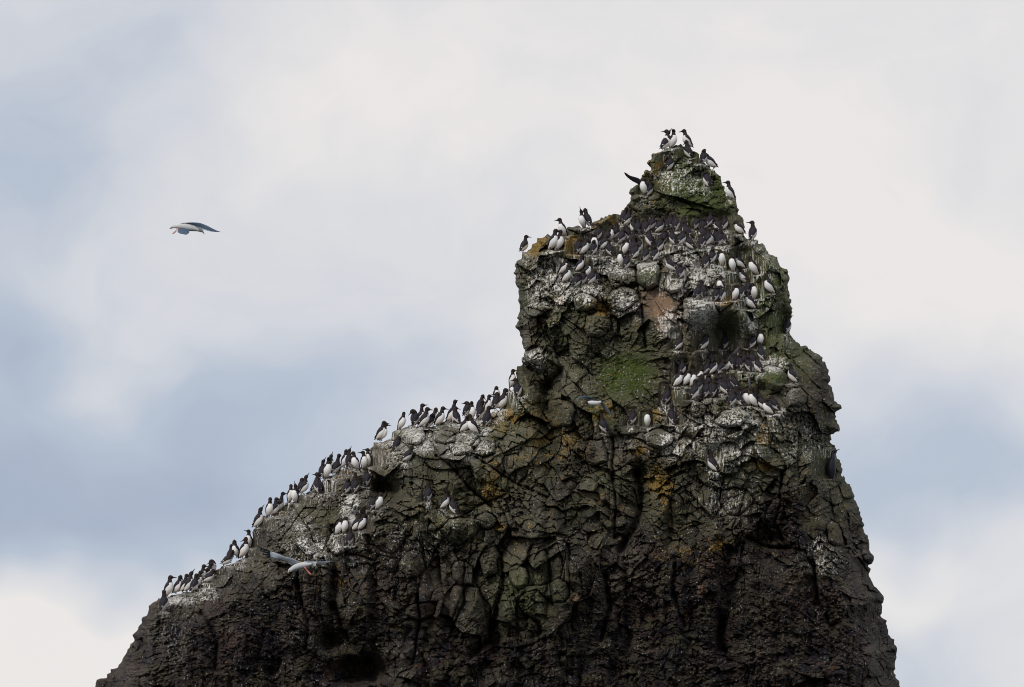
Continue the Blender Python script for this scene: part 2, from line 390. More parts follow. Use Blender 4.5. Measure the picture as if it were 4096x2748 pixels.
# boulders that the photograph singles out: centre, radii, turn, height
BOUL = [(2800,1252,72,82,0,.40),(2935,1275,62,78,8,.34),(2590,1095,52,62,0,.30),(2700,1125,50,48,0,.24),(2480,1190,62,50,-15,.26),
 (2240,1665,66,58,0,.26),(2630,1750,55,42,-20,.26),(3085,1500,72,60,0,.42),(3190,1580,44,44,0,.30),(2790,1625,46,34,0,.26),(2930,1668,66,44,0,.30),
 (2710,1578,48,36,0,.26),(1850,1775,62,58,10,.30),(1930,1800,50,46,0,.24),(1660,1745,52,56,10,.30),(1780,1745,52,40,0,.22),(1830,2120,70,64,-10,.24),
 (1560,2160,62,60,0,.22),(2400,1800,52,62,0,.26),(2230,2370,52,46,0,.28),(1965,2250,40,66,0,.24),(1640,2260,52,60,20,.22),(1930,2090,44,40,0,.2),
 (2390,1285,56,52,0,.22),(2330,1200,52,40,0,.20),(3100,2060,40,80,0,.22),(2950,2020,60,70,0,.22),(3345,2145,34,50,0,.2),(3480,2245,24,20,0,.2),
 (2130,1600,46,40,0,.2),(1390,1930,70,60,0,.2),(1450,2060,40,60,0,.2),(1370,2180,50,44,0,.24),(1850,2300,50,60,0,.2),(2090,2300,46,56,0,.22),(1690,2440,60,44,0,.22),
 (2930,1215,34,20,-14,.1)][:-1]
bid = np.full(X.shape, -1)
for k, (cx, cy, rx, ry, rt, hh) in enumerate(BOUL):
    if cy > 2000: hh = hh * .55
    a = math.radians(rt); u = ((wx - cx) * math.cos(a) + (wy - cy) * math.sin(a)) / rx; v = (-(wx - cx) * math.sin(a) + (wy - cy) * math.cos(a)) / ry
    rr = np.random.RandomState(100 + k); q = np.zeros(X.shape); n_ = rr.randint(6, 9)
    near_ = (np.abs(u) < 1.6) & (np.abs(v) < 1.6); uu_, vv_ = u[near_], v[near_]; qq_ = 0.92 * np.hypot(uu_, vv_)
    for z_ in range(n_):
        an = 2 * math.pi * (z_ + .6 * rr.rand()) / n_; qq_ = np.maximum(qq_, (uu_ * math.cos(an) + vv_ * math.sin(an)) / (.82 + .16 * rr.rand()))
    q = np.full(X.shape, 9.0); q[near_] = qq_
    m = q < 1
    dome = hh * (np.clip((1 - q) * 3.2, 0, 1) ** 0.6) + hh * (rr.rand() - .5) * u * 0.7 + hh * (.1 + .5 * rr.rand()) * v * 0.6
    H = np.where(m, H - efade * blk * H1 * 0.85 - efade * H2 * 0.75 + dome, H)
    H -= 0.12 * np.exp(-(np.abs(q - 1) * min(rx, ry) / 3) ** 1.2)
    bid = np.where(m, k, bid)
# undercut rim beneath big boulders
H -= 0.10 * blob(2800, 1345, 70, 12) + 0.10 * blob(2940, 1362, 60, 10) + .15 * blob(3090, 1572, 70, 12)

# ------------------------------------------------------------------ where every guillemot stands
# row, foot px, foot py, height px, facing (0 camera, 90 right, 180 away), lean, bill direction, pose
B = []
def row(name, items):
    for it in items: B.append((name,) + it)
row("on the spire summit", [(2680,594,78,-45,-8,-90,'a'),(2654,601,80,125,14,60,'u'),(2690,592,76,20,4,-20,'a'),(2757,590,77,-50,-14,-90,'a'),
 (2756,634,76,-140,-6,-80,'d'),(2813,657,62,180,2,120,'t'),(2857,674,70,-60,-26,-90,'h')])
row("on the spire flanks", [(2672,684,64,130,10,-90,'b'),(2826,748,66,-170,5,-90,'b'),(2926,799,78,-60,-8,-90,'a'),(2577,781,72,-25,0,20,'h'),(2592,786,62,130,8,90,'h')])
row("on the left shoulder skyline", [(2091,1009,70,125,10,90,'a'),(2204,999,86,35,12,90,'a'),(2230,1002,84,40,8,180,'a'),(2258,945,76,-25,-14,-90,'a'),
 (2333,911,66,-10,-6,-40,'u'),(2356,908,78,-138,-10,-90,'d'),(2484,895,62,150,18,90,'a'),(2502,902,64,112,15,60,'u')])
row("on the crowded ledge, left back row", [(2551,939,68,165,2,-90,'a'),(2584,940,68,172,-4,-90,'h'),(2628,932,66,110,18,180,'h'),(2476,978,68,130,14,60,'h'),
 (2513,962,56,175,-6,-90,'h'),(2456,957,56,178,10,-90,'d'),(2440,967,56,22,0,90,'h'),(2392,962,46,170,0,-90,'a')])
row("on the crowded ledge, left front row", [(2328,1020,70,60,14,90,'h'),(2307,1017,66,150,8,90,'h'),(2379,1004,70,0,2,-20,'h'),(2374,1021,50,178,0,0,'t'),(2443,1025,72,170,-8,-90,'d'),
 (2407,999,58,100,15,90,'h'),(2494,1020,66,20,12,-90,'h'),(2528,1020,78,150,6,90,'a'),(2556,1012,60,178,-2,120,'t'),(2577,1048,68,125,10,90,'a'),(2620,1045,54,150,0,90,'t'),
 (2500,1079,56,140,10,-90,'h'),(2483,1066,52,-30,4,-90,'h'),(2537,1036,46,178,6,90,'h')])
row("in the cluster under the left shoulder", [(2312,1087,68,72,14,90,'a'),(2245,1097,64,70,16,90,'h'),(2258,1130,76,52,12,90,'a'),(2299,1151,62,142,14,90,'t'),(2345,1112,58,60,5,90,'h'),
 (2333,1140,52,178,0,0,'t'),(2389,1138,60,-140,-8,-90,'t'),(2359,1139,54,120,12,90,'h')])
row("on the crowded ledge, right back row", [(2664,920,60,150,14,90,'h'),(2708,925,74,175,-8,-150,'a'),(2682,917,42,178,0,90,'h'),(2754,956,76,-145,-10,-90,'a'),(2780,920,50,150,10,90,'t'),(2854,917,46,178,0,0,'h'),
 (2897,921,60,180,0,160,'h'),(2832,908,44,160,10,90,'h'),(2970,938,62,-70,-24,-90,'h'),(3011,964,82,175,0,-90,'a')])
row("on the crowded ledge, right front row", [(2653,976,60,160,6,90,'t'),(2695,979,62,-155,-6,-90,'h'),(2721,981,64,120,12,90,'h'),(2767,999,68,-130,-14,-170,'a'),(2805,997,62,175,-2,90,'h'),
 (2852,979,76,-30,-18,-90,'a'),(2811,962,60,-160,0,-90,'h'),(2868,972,52,158,-4,90,'t'),(2898,980,66,-130,-12,-170,'a')])
row("squeezed behind the crowded ledge rows", [(2604,921,60,168,8,90,'h'),(2648,922,58,172,10,-90,'a'),(2532,934,58,160,6,-90,'h'),(2737,927,62,176,-4,90,'h'),(2806,930,58,165,8,90,'t'),(2876,932,60,-165,-6,-90,'h'),
 (2421,974,56,160,12,90,'h'),(2347,1002,58,150,14,90,'a'),(2596,984,60,172,4,-90,'h'),(2745,984,58,-160,-8,-90,'h'),(2830,984,62,165,2,90,'a'),(2875,984,56,150,4,90,'h'),(2520,984,56,130,14,90,'a'),(2635,1008,52,165,6,90,'h')])
row("below the crowded ledge, right side", [(2695,1087,76,-115,-20,-90,'a'),(2721,1116,64,180,0,90,'t'),(2817,1077,66,170,4,90,'h'),(2848,1054,60,160,2,90,'t'),(2890,1063,50,0,-8,-90,'h'),
 (2931,1087,68,-5,0,30,'h'),(2972,1075,72,-60,-22,-150,'a'),(3026,1100,82,-30,-18,-90,'d'),(2980,1134,72,-70,-14,-110,'a'),(3088,1175,84,-50,-16,-90,'a')])
row("above the big whitewashed boulder", [(2811,1191,72,-165,-4,-90,'a'),(2889,1206,58,130,-10,90,'h'),(2883,1173,54,-20,0,90,'d'),(2860,1206,54,178,6,120,'t'),(2779,1197,46,165,18,-90,'h'),
 (2936,1202,58,15,8,-60,'h'),(2964,1198,52,178,-4,90,'h'),(3012,1237,80,-55,-18,-150,'a'),(3021,1197,66,0,-10,-60,'h'),(2992,1180,62,170,0,-90,'a')])
row("in the line below the boulders", [(3150,1335,76,175,0,90,'a'),(2708,1402,72,110,14,90,'a'),(2809,1401,70,120,12,90,'h'),(2898,1399,74,178,2,170,'a'),(3040,1386,58,0,0,90,'d'),
 (3052,1442,74,-150,-10,-170,'a'),(3003,1396,50,168,10,90,'t')])
row("on the mossy shelf, upper row", [(2959,1482,66,180,0,120,'t'),(2996,1487,64,178,-2,-120,'t'),(3037,1492,70,-165,-6,-90,'d'),(2897,1489,54,60,14,90,'h'),(2908,1462,54,178,4,90,'h'),
 (2848,1497,52,100,8,-60,'b'),(2817,1500,50,120,16,90,'h'),(2858,1463,44,170,-30,-90,'h'),(2728,1500,54,150,0,90,'h')])
row("wedged into the mossy shelf crowd", [(2876,1500,60,120,14,90,'h'),(2930,1478,64,176,4,-90,'h'),(2977,1470,60,172,-4,90,'h'),(3016,1466,60,-165,-8,-90,'a'),(2864,1556,60,172,2,90,'h'),(2896,1548,58,168,4,-90,'a'),
 (2922,1578,64,-150,-8,90,'h'),(2980,1612,60,40,-6,-90,'h'),(2790,1572,60,165,8,90,'h'),(2942,1612,60,150,6,90,'h'),(3058,1640,64,-130,-14,-90,'h')])
row("on the mossy shelf, middle row", [(2703,1547,66,42,16,80,'h'),(2740,1543,62,25,12,90,'h'),(2775,1600,82,178,4,90,'a'),(2824,1592,70,170,2,120,'h'),(2853,1590,68,180,-2,90,'h'),
 (2881,1574,72,175,-2,-90,'b'),(2904,1579,76,-150,-10,-90,'a'),(2941,1562,68,-130,-6,-170,'h'),(2788,1533,58,30,14,90,'h'),(2768,1549,50,20,4,-90,'d'),(2805,1562,52,175,6,-90,'h'),(2834,1558,58,178,0,0,'t')])
row("on the mossy shelf, lower row", [(2923,1628,70,145,8,90,'h'),(2962,1625,82,-140,-14,180,'a'),(2995,1623,66,-20,-8,-60,'h'),(3021,1628,78,-35,-12,60,'a'),(3040,1626,70,-112,-14,90,'a'),
 (3083,1659,66,-60,-18,20,'t'),(3108,1643,64,-140,-18,-90,'h')])
row("alone on the lower right face", [(2662,1618,80,150,8,-100,'a'),(2695,1700,82,-165,-6,150,'a'),(3178,1533,80,-110,-10,-90,'a'),(2587,1709,62,-10,8,-90,'a'),
 (2422,1734,80,-145,-12,180,'a'),(2526,1701,66,140,6,-90,'h'),(2856,1887,82,-115,-8,-80,'u')])
row("at the top of the left ridge", [(2048,1548,66,15,2,90,'a'),(2077,1588,76,175,-12,-90,'a'),(2000,1637,88,60,14,90,'a'),(1981,1640,72,175,6,-90,'h'),(1988,1612,66,10,-4,20,'h'),
 (1948,1650,66,30,6,90,'a'),(1918,1678,76,175,6,90,'a'),(1913,1646,62,150,14,90,'d'),(1940,1708,84,160,10,90,'a')])
row("on the white ledge, right half", [(1891,1678,60,10,-4,0,'a'),(1863,1666,60,170,8,120,'t'),(1833,1695,58,-150,-12,-90,'h'),(1850,1730,62,70,14,90,'h'),(1902,1736,82,-50,-16,-90,'a'),
 (1798,1687,88,40,14,30,'s'),(1817,1690,46,20,2,90,'h')])
row("on the white ledge, left half", [(1751,1703,78,50,14,90,'a'),(1713,1714,58,140,12,90,'b'),(1725,1699,70,60,14,90,'d'),(1688,1708,80,88,14,90,'a'),(1655,1706,68,165,4,-90,'b'),
 (1678,1700,84,50,6,90,'s'),(1600,1718,68,20,12,0,'d'),(1524,1762,70,45,14,90,'a'),(1515,1761,78,72,14,90,'a')])
row("below the white ledge", [(1579,1807,56,150,12,90,'h'),(1617,1848,72,110,24,90,'d'),(1711,2008,78,180,0,-170,'a'),(1772,2036,70,80,12,-60,'a'),(1816,2057,72,-175,-4,-120,'a')])
row("on the hump of the left ridge", [(1303,1915,84,10,8,10,'a'),(1286,1912,60,150,4,90,'u'),(1334,1899,84,130,14,160,'s'),(1322,1892,66,60,0,60,'u'),(1375,1870,60,30,6,90,'a'),
 (1429,1880,74,-15,-12,-90,'a'),(1395,1870,40,178,0,60,'u'),(1457,1876,70,10,-4,-90,'a'),(1472,1866,68,0,0,-90,'a')])
row("on the face under the ridge hump", [(1468,1948,78,175,-4,-90,'a'),(1419,1974,82,178,0,170,'s'),(1385,1976,58,170,6,90,'t'),(1272,1974,82,-175,-2,-120,'a'),(1252,1971,56,130,20,-90,'h')])
row("left of the ridge hump", [(1212,1974,54,90,8,90,'u'),(1204,1976,42,170,0,90,'h'),(1178,2013,72,-5,3,-30,'u'),(1160,2010,70,15,2,0,'d'),(1074,2068,76,10,4,0,'d'),
 (1093,2062,42,110,8,90,'a'),(1112,2046,60,100,12,90,'s'),(1026,2111,78,60,10,80,'u')])
row("on the shaded lower wall", [(1510,2039,68,20,8,60,'h'),(1482,2041,56,150,14,-90,'t'),(1346,2139,64,15,14,60,'h'),(1377,2134,64,-5,2,90,'h'),(1415,2126,68,70,18,90,'h'),
 (1441,2121,62,40,12,90,'h'),(1395,2184,66,150,4,180,'a')])
row("on the low skyline notch", [(967,2233,84,30,12,-90,'d'),(995,2192,56,0,0,-60,'a'),(948,2231,62,-30,-8,-90,'d'),(894,2263,68,110,30,180,'a'),(918,2250,56,178,4,120,'a')])
row("in the bottom left queue", [(839,2304,64,30,14,-90,'b'),(820,2332,56,100,30,90,'h'),(817,2318,60,90,20,90,'a'),(800,2330,56,80,10,90,'a'),(770,2368,72,140,10,90,'a'),(782,2354,66,60,14,90,'a'),
 (748,2368,78,60,10,80,'u'),(731,2368,68,60,10,90,'a'),(703,2375,74,70,12,90,'d'),(669,2387,82,40,6,90,'a'),(653,2446,82,170,0,180,'a')])

def ix(x): return (x - XS[0]) / G
def iy(y): return (y - YS[0]) / G
order = sorted(range(len(B)), key=lambda k: -B[k][2])
BH = {}
EXTRA = [(3326, 1915, 115)]                       # the cormorant's perch
perches = [(B[k][1], B[k][2], B[k][3], k) for k in order] + [(3326, 1915, 110, 'cormorant')]
for fx, fy, hh, key in perches:
    x0, x1 = int(ix(fx - 8)), int(ix(fx + 8)) + 1; y0, y1 = int(iy(fy + 2)), int(iy(fy + 13)) + 1
    sub = H[y0:y1, x0:x1][inside[y0:y1, x0:x1]]
    hf = float(np.median(sub)) if sub.size else 0.2
    BH[key] = hf - 0.085
    wx0, wx1 = max(0, int(ix(fx - 75))), min(NX, int(ix(fx + 75))); wy0, wy1 = max(0, int(iy(fy - hh - 130))), min(NY, int(iy(fy + 12)))
    xs = X[wy0:wy1, wx0:wx1]; ys = Y[wy0:wy1, wx0:wx1]; h_ = H[wy0:wy1, wx0:wx1]
    cap = hf - 0.19 + 0.012 * np.clip(np.abs(xs - fx) - 20, 0, None) + 0.0065 * np.clip((fy - hh) - ys, 0, None)
    up = sstep(fy + 1 + 9 * fbm(xs / 24, xs * 0 + fy, 3, 77) * sstep(np.abs(xs - fx), 8, 20) - ys, -3, 3)
    over = (h_ > cap)
    h_ = np.where(over, h_ * (1 - up) + (cap + (0.12 + 0.6 * sstep((fy - hh) - ys, 0, 110)) * (h_ - cap)) * up, h_)
    flo = (np.abs(xs - fx) < 13 + 8 * fbm(ys / 5, xs * 0 + fx, 2, 78)) & (ys > fy + 1) & (ys < fy + 11)
    h_ = np.where(flo, np.maximum(h_, hf - 0.03), h_)
    H[wy0:wy1, wx0:wx1] = h_

# ------------------------------------------------------------------ what grows and runs on the rock
GU = [(1640,1760,150,60,.62),(1870,1790,130,70,.6),(1400,2040,42,80,1.0),(720,2400,80,26,.8),(830,2370,50,50,.6),(1370,2170,70,60,.6),(1310,1960,70,60,.4),(1170,2080,110,60,.4),
 (2250,1110,110,110,.7),(2480,1060,140,50,.75),(2370,1180,60,50,.7),(2500,1210,70,60,.9),(2230,1190,70,50,.7),(2590,1050,60,50,.9),(2700,1030,140,40,.85),(2790,1110,80,80,.9),
 (2710,1140,70,50,.9),(2680,1300,46,60,1.0),(2800,1250,74,80,1.0),(3010,1290,26,60,.8),(3080,1455,80,40,.9),(2850,1700,130,60,.8),(2960,1680,110,50,.75),(2900,1780,170,100,.6),
 (2670,1640,60,60,.5),(2690,1770,60,70,.7),(2900,2020,80,70,.55),(3260,1720,60,40,.4),(2130,1430,50,40,.7),(2140,1160,40,110,.5),(3050,1150,120,230,.4),(2760,700,150,100,.35),
 (3230,1790,90,80,.4),(1560,1830,120,60,.5),(2920,1420,120,60,.4),(1650,2150,200,80,.35),(1250,2200,120,60,.4),(700,2560,130,110,.3),(1230,2560,100,60,.3),(3300,2230,70,90,.3)]
MO = [(2800,740,220,190,1.1),(3080,1200,130,330,.9),(2500,1500,150,120,1.15),(2950,1500,200,80,.7),(3150,1450,150,110,.85),(2300,1330,180,90,.3),(2100,2380,220,170,.6),(1750,2100,260,120,.45),
 (2900,1850,200,140,.4),(2740,1580,60,60,.4),(2590,1080,50,50,.7),(2935,1280,56,70,.6),(3090,1510,70,50,1.0),(1350,2560,90,60,.4),(1400,1980,60,60,.3)]
LI = [(2180,985,110,40,1.0),(2290,985,60,50,.85),(2410,890,70,30,.8),(2400,1240,60,50,.7),(2220,1210,60,30,.8),(2150,1300,60,60,.3),(2200,1740,220,190,.34),(2550,1790,50,36,.6),
 (2630,1660,40,36,.9),(2630,1950,60,110,.8),(2010,1690,80,60,.7),(1960,1950,60,100,.5),(2850,2180,90,36,.6),(2620,700,70,110,.5),(2000,2115,24,20,1.2),(3060,1750,30,60,.7),
 (3050,1860,60,26,.9),(2420,1640,90,50,.6),(1920,1850,60,60,.4),(1750,2050,200,120,.25),(3140,2650,80,60,.5),(1380,2350,90,110,.35),(2750,2200,200,90,.35)]
guano = np.zeros(X.shape); moss = 0.26 + 0.5 * fbm(X / 150, Y / 150, 3, 333) - .35 * sstep(Y, 1900, 2450); lich = 0.12 + np.zeros(X.shape)
for (x, y, a, b, k) in GU: guano = np.maximum(guano, k * blob(x, y, a, b, 1.4))
for (x, y, a, b, k) in MO: moss = np.maximum(moss, k * blob(x, y, a, b, 1.2))
for (x, y, a, b, k) in LI: lich = np.maximum(lich, k * blob(x, y, a, b, 1.2))
for (nm, fx, fy, hh, *_r) in B:
    sl = (slice(max(0, int(iy(fy - 30))), min(NY, int(iy(fy + 130)))), slice(max(0, int(ix(fx - 60))), min(NX, int(ix(fx + 60)))))
    k = 0.62 * np.exp(-((X[sl] - fx) / 30) ** 2) * np.where(Y[sl] > fy, np.exp(-((Y[sl] - fy) / 70)), np.exp(-((Y[sl] - fy) / 12) ** 2))
    guano[sl] = np.maximum(guano[sl], k)
guano *= 1 - .75 * blob(2632, 1215, 56, 60, 2)
guano += 0.20 * sstep(fbm(X / 120, Y / 120, 3, 301), 0.0, 0.35) * (Y < 2300) + 0.10
lich *= 0.35 + 1.3 * hsh(i1, j1, 303) * (0.5 + hsh(i2, j2, 304))
lich *= 1 - .75 * sstep(Y, 2150, 2500)
orange = blob(2905,1203,46,20,1.5) * 1.4
lich = np.maximum(lich, orange)
red = np.clip(1.0 * blob(900, 2640, 520, 260) + .9 * blob(3030, 2480, 420, 280) + .5 * blob(2420, 2560, 300, 240) + .5 * blob(1350, 1990, 200, 140) + .4 * blob(2330, 1800, 60, 200) + 0.12, 0, 1)
tan = 1.2 * blob(2672, 1250, 60, 88, 2.0) * sstep(fbm(X / 30, Y / 30, 3, 305), -0.45, 0.0) + 0.7 * blob(2612, 1205, 56, 60, 2) + 0.35 * blob(2390, 1990, 30, 20) + 0.9 * (blob(2805, 2360, 16, 26, 2)) + .8 * blob(2306, 2400, 18, 26, 2) + .25*blob(2760,1430,60,70)
tint = 0.55 * r1 + 0.45 * r2
tint = np.where(bid >= 0, 0.35 + 0.4 * hsh(bid + 3.0, bid * 1.0, 307), tint)
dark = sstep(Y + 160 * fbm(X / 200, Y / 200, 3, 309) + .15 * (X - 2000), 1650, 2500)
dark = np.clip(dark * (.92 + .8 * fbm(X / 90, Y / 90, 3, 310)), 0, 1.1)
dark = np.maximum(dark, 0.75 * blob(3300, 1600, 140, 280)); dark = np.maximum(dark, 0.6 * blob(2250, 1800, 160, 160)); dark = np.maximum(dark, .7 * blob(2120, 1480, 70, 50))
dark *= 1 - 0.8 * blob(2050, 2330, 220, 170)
moss = moss * (1 - .72 * np.clip(dark, 0, 1)); tint = np.clip(tint + .25 * fbm(X / 60, Y / 60, 3, 320), 0, 1)
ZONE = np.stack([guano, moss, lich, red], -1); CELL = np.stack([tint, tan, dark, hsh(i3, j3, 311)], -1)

# ------------------------------------------------------------------ rock material
rock, t, b = new_mat('weathered_basalt', 0.85)
geo = t.n.new('ShaderNodeNewGeometry'); POS = geo.outputs['Position']
za = t.n.new('ShaderNodeAttribute'); za.attribute_name = 'zone'
ca = t.n.new('ShaderNodeAttribute'); ca.attribute_name = 'cell'
zs = t.n.new('ShaderNodeSeparateColor'); t.put(zs.inputs[0], za.outputs['Color'])
cs_ = t.n.new('ShaderNodeSeparateColor'); t.put(cs_.inputs[0], ca.outputs['Color'])
g_, m_, l_, r_ = zs.outputs[0], zs.outputs[1], zs.outputs[2], za.outputs['Alpha']
ti_, ta_, dk_, c3_ = cs_.outputs[0], cs_.outputs[1], cs_.outputs[2], ca.outputs['Alpha']
n1 = t.noise(POS, 1.6, 5, 0.62); n2 = t.noise(POS, 7.0, 5, 0.65); n3 = t.noise(POS, 26.0, 4, 0.6)
c = t.mix(t.ramp(ti_, 0.1, 0.9), (0.052, 0.050, 0.046), (0.180, 0.164, 0.128))
c = t.mix(t.ramp(n2, 0.42, 0.68), c, (0.105, 0.090, 0.058))
c = t.mix(t.ramp(n1, 0.5, 0.7, 0, .5), c, (0.070, 0.072, 0.076))
c = t.mix(t.ramp(t.noise(POS, 19.0, 5, 0.75), 0.50, 0.68, 0, .75), c, (0.19, 0.165, 0.12))
c = t.mix(t.ramp(t.noise(POS, 15.0, 5, 0.75), 0.52, 0.66, 0, .8), c, (0.022, 0.020, 0.020))
c = t.mix(t.math('MULTIPLY', r_, t.ramp(n1, 0.35, 0.6, 0.35, 0.9)), c, (0.055, 0.034, 0.030))
c = t.mix(t.math('MULTIPLY', r_, t.ramp(n3, 0.5, 0.7, 0, 0.5)), c, (0.095, 0.058, 0.045))
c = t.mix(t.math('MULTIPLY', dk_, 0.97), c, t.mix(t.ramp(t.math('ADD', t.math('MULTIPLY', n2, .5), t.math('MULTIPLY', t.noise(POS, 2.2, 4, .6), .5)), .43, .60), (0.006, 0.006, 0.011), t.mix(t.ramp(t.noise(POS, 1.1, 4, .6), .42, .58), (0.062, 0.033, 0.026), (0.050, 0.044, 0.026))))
c = t.mix(t.math('MULTIPLY', dk_, t.ramp(t.noise(POS, 22.0, 4, .7), .60, .68, 0, .6)), c, (0.13, 0.10, 0.065))
mo = t.math('MULTIPLY', m_, t.ramp(t.math('ADD', n2, t.math('MULTIPLY', n1, 0.6)), 0.56, 0.84, 0.2, 1.0), clamp=True)
c = t.mix(mo, c, t.mix(n3, (0.024, 0.042, 0.009), (0.100, 0.125, 0.026)))
tn = t.math('MULTIPLY', ta_, t.ramp(n2, 0.3, 0.6, 0.6, 1.0), clamp=True)
c = t.mix(tn, c, t.mix(n1, (0.26, 0.135, 0.070), (0.22, 0.170, 0.130)))
ln = t.noise(POS, 13.0, 4, 0.7)
lm = t.math('MULTIPLY', t.ramp(t.math('ADD', ln, t.math('MULTIPLY', l_, 0.34)), 0.63, 0.74), 0.9)
c = t.mix(lm, c, t.mix(t.ramp(n3, .35, .65), (0.12, 0.088, 0.028), (0.34, 0.205, 0.042)))
# bird lime: soft wash, runs that follow gravity, and small splashes
st = t.vmath('MULTIPLY', POS, (1.0, 1.0, 0.12))
stw = t.vmath('ADD', st, t.vmath('MULTIPLY', t.vmath('SUBTRACT', t.noise(POS, 6, 2, .5, out=1), (.5, .5, .5)), (.05, .05, 0)))
s1 = t.noise(stw, 13.0, 3, 0.6); s2 = t.noise(stw, 24.0, 3, 0.6)
streak = t.ramp(t.math('ADD', s2, t.math('MULTIPLY', g_, 0.20)), 0.67, 0.695)
streak = t.math('MAXIMUM', streak, t.ramp(t.math('ADD', s1, t.math('MULTIPLY', g_, 0.20)), 0.77, 0.85, 0, .6))
wash = t.math('MULTIPLY', t.ramp(t.math('ADD', t.noise(POS, 5.0, 6, 0.72), t.math('MULTIPLY', g_, 0.36)), 0.82, 1.02), 0.26)
spk = t.ramp(t.math('ADD', t.noise(t.vmath('MULTIPLY', POS, (1, 1, .6)), 30.0, 2, 0.5), t.math('MULTIPLY', g_, 0.07)), 0.655, 0.69)
nz = t.n.new('ShaderNodeSeparateXYZ'); t.put(nz.inputs[0], geo.outputs['Normal'])
crust = t.math('MULTIPLY', t.math('MULTIPLY', t.ramp(nz.outputs[2], .50, .80), t.ramp(g_, .35, .9)), t.ramp(t.noise(POS, 11, 4, .65), .45, .6, .1, .8))
gm = t.math('MAXIMUM', t.math('MAXIMUM', t.math('MAXIMUM', crust, wash), t.math('MULTIPLY', streak, t.ramp(g_, 0.15, 0.6))), t.math('MULTIPLY', spk, t.ramp(t.noise(POS, 3.3, 3, .6), .45, .62, .05, .9)))
c = t.mix(t.math('MULTIPLY', gm, t.ramp(t.noise(POS, 3.0, 2, 0.5), .35, .55, .45, 1.0)), c, t.mix(n1, (0.82, 0.79, 0.72), (0.66, 0.65, 0.64)))
t.l.new(c, b.inputs['Base Color'])
bp = t.n.new('ShaderNodeBump'); bp.inputs['Strength'].default_value = 0.9; bp.inputs['Distance'].default_value = 0.05
t.put(bp.inputs['Height'], t.math('ADD', t.math('MULTIPLY', n2, 0.9), t.math('MULTIPLY', n3, 0.55)))
t.l.new(bp.outputs[0], b.inputs['Normal'])

# ------------------------------------------------------------------ the stack: split into blocks, rest, core and base
root = bpy.data.objects.new('sea_stack', None); COL.objects.link(root)
tag(root, 'dark basalt sea stack crowded with seabirds and streaked with white droppings', None, None, 'structure')
qi, qj = np.meshgrid(np.arange(NY - 1), np.arange(NX - 1), indexing='ij')
ok = inside[:-1, :-1] | inside[1:, :-1] | inside[:-1, 1:] | inside[1:, 1:]
VX = np.where(inside, X, QX); VY = np.where(inside, Y, QY)
VP = P(VX, VY, -H)
qi = qi[ok]; qj = qj[ok]
idx = lambda a, b_: a * NX + b_
Q = np.stack([idx(qi + 1, qj), idx(qi + 1, qj + 1), idx(qi, qj + 1), idx(qi, qj)], -1)
cid = (i1.astype(np.int64) + 3000) * 5000 + (j1.astype(np.int64) + 2000)
cid = np.where(bid >= 0, bid, cid)
blocky = (rub < 0.42) | (bid >= 0)
own = np.where(blocky, cid, -1)[qi, qj]
u, cnt = np.unique(own[own >= 0], return_counts=True)
big = [k for k, n in sorted(zip(u, cnt), key=lambda z: -z[1]) if (n > 120 or k < len(BOUL))]
boul = [k for k in big if k < len(BOUL)]
blocks = [k for k in big if k >= len(BOUL)][:299]
flatP = VP.reshape(-1, 3); flatZ = ZONE.reshape(-1, 4); flatC = CELL.reshape(-1, 4)
flatH = H.reshape(-1); flatX = VX.reshape(-1); flatY = VY.reshape(-1)
so = np.argsort(own, kind='stable'); sown = own[so]
def piece(name, q, kind=None, label=None):
    vs, inv = np.unique(q, return_inverse=True)
    q2 = inv.reshape(q.shape)
    # side walls: the open edge carried back into the rock
    e = np.concatenate([q2[:, [0, 1]], q2[:, [1, 2]], q2[:, [2, 3]], q2[:, [3, 0]]])
    key = np.sort(e, 1); kk = key[:, 0].astype(np.int64) * (len(vs) + 1) + key[:, 1]
    _, first, c_ = np.unique(kk, return_index=True, return_counts=True)
    be = e[first[c_ == 1]]
    bv, binv = np.unique(be, return_inverse=True); be2 = binv.reshape(be.shape) + len(vs)
    g = vs[bv]
    back = P(flatX[g], flatY[g], -(flatH[g] - 0.28))
    V_ = np.concatenate([flatP[vs], back]); Zc = np.concatenate([flatZ[vs], flatZ[g]]); Cc = np.concatenate([flatC[vs], flatC[g]])
    walls = np.stack([be[:, 1], be[:, 0], be2[:, 0], be2[:, 1]], -1)
    me = np_mesh(name, V_, np.concatenate([q2, walls]), rock, False, {'zone': Zc, 'cell': Cc})
    o = link(name, me, root)
    tag(o, label, None, None, kind)
used = np.zeros(len(own), bool)
for k in boul + blocks:
    a, b_ = np.searchsorted(sown, k), np.searchsorted(sown, k, 'right')
    sel = so[a:b_]; used[sel] = True
    piece('boulder' if k < len(BOUL) else 'rock_block', Q[sel])
rest = Q[~used]
vs, inv = np.unique(rest, return_inverse=True)
tag(link('cliff_face', np_mesh('cliff_face', flatP[vs], inv.reshape(rest.shape), rock, False, {'zone': flatZ[vs], 'cell': flatC[vs]}), root), kind='stuff')
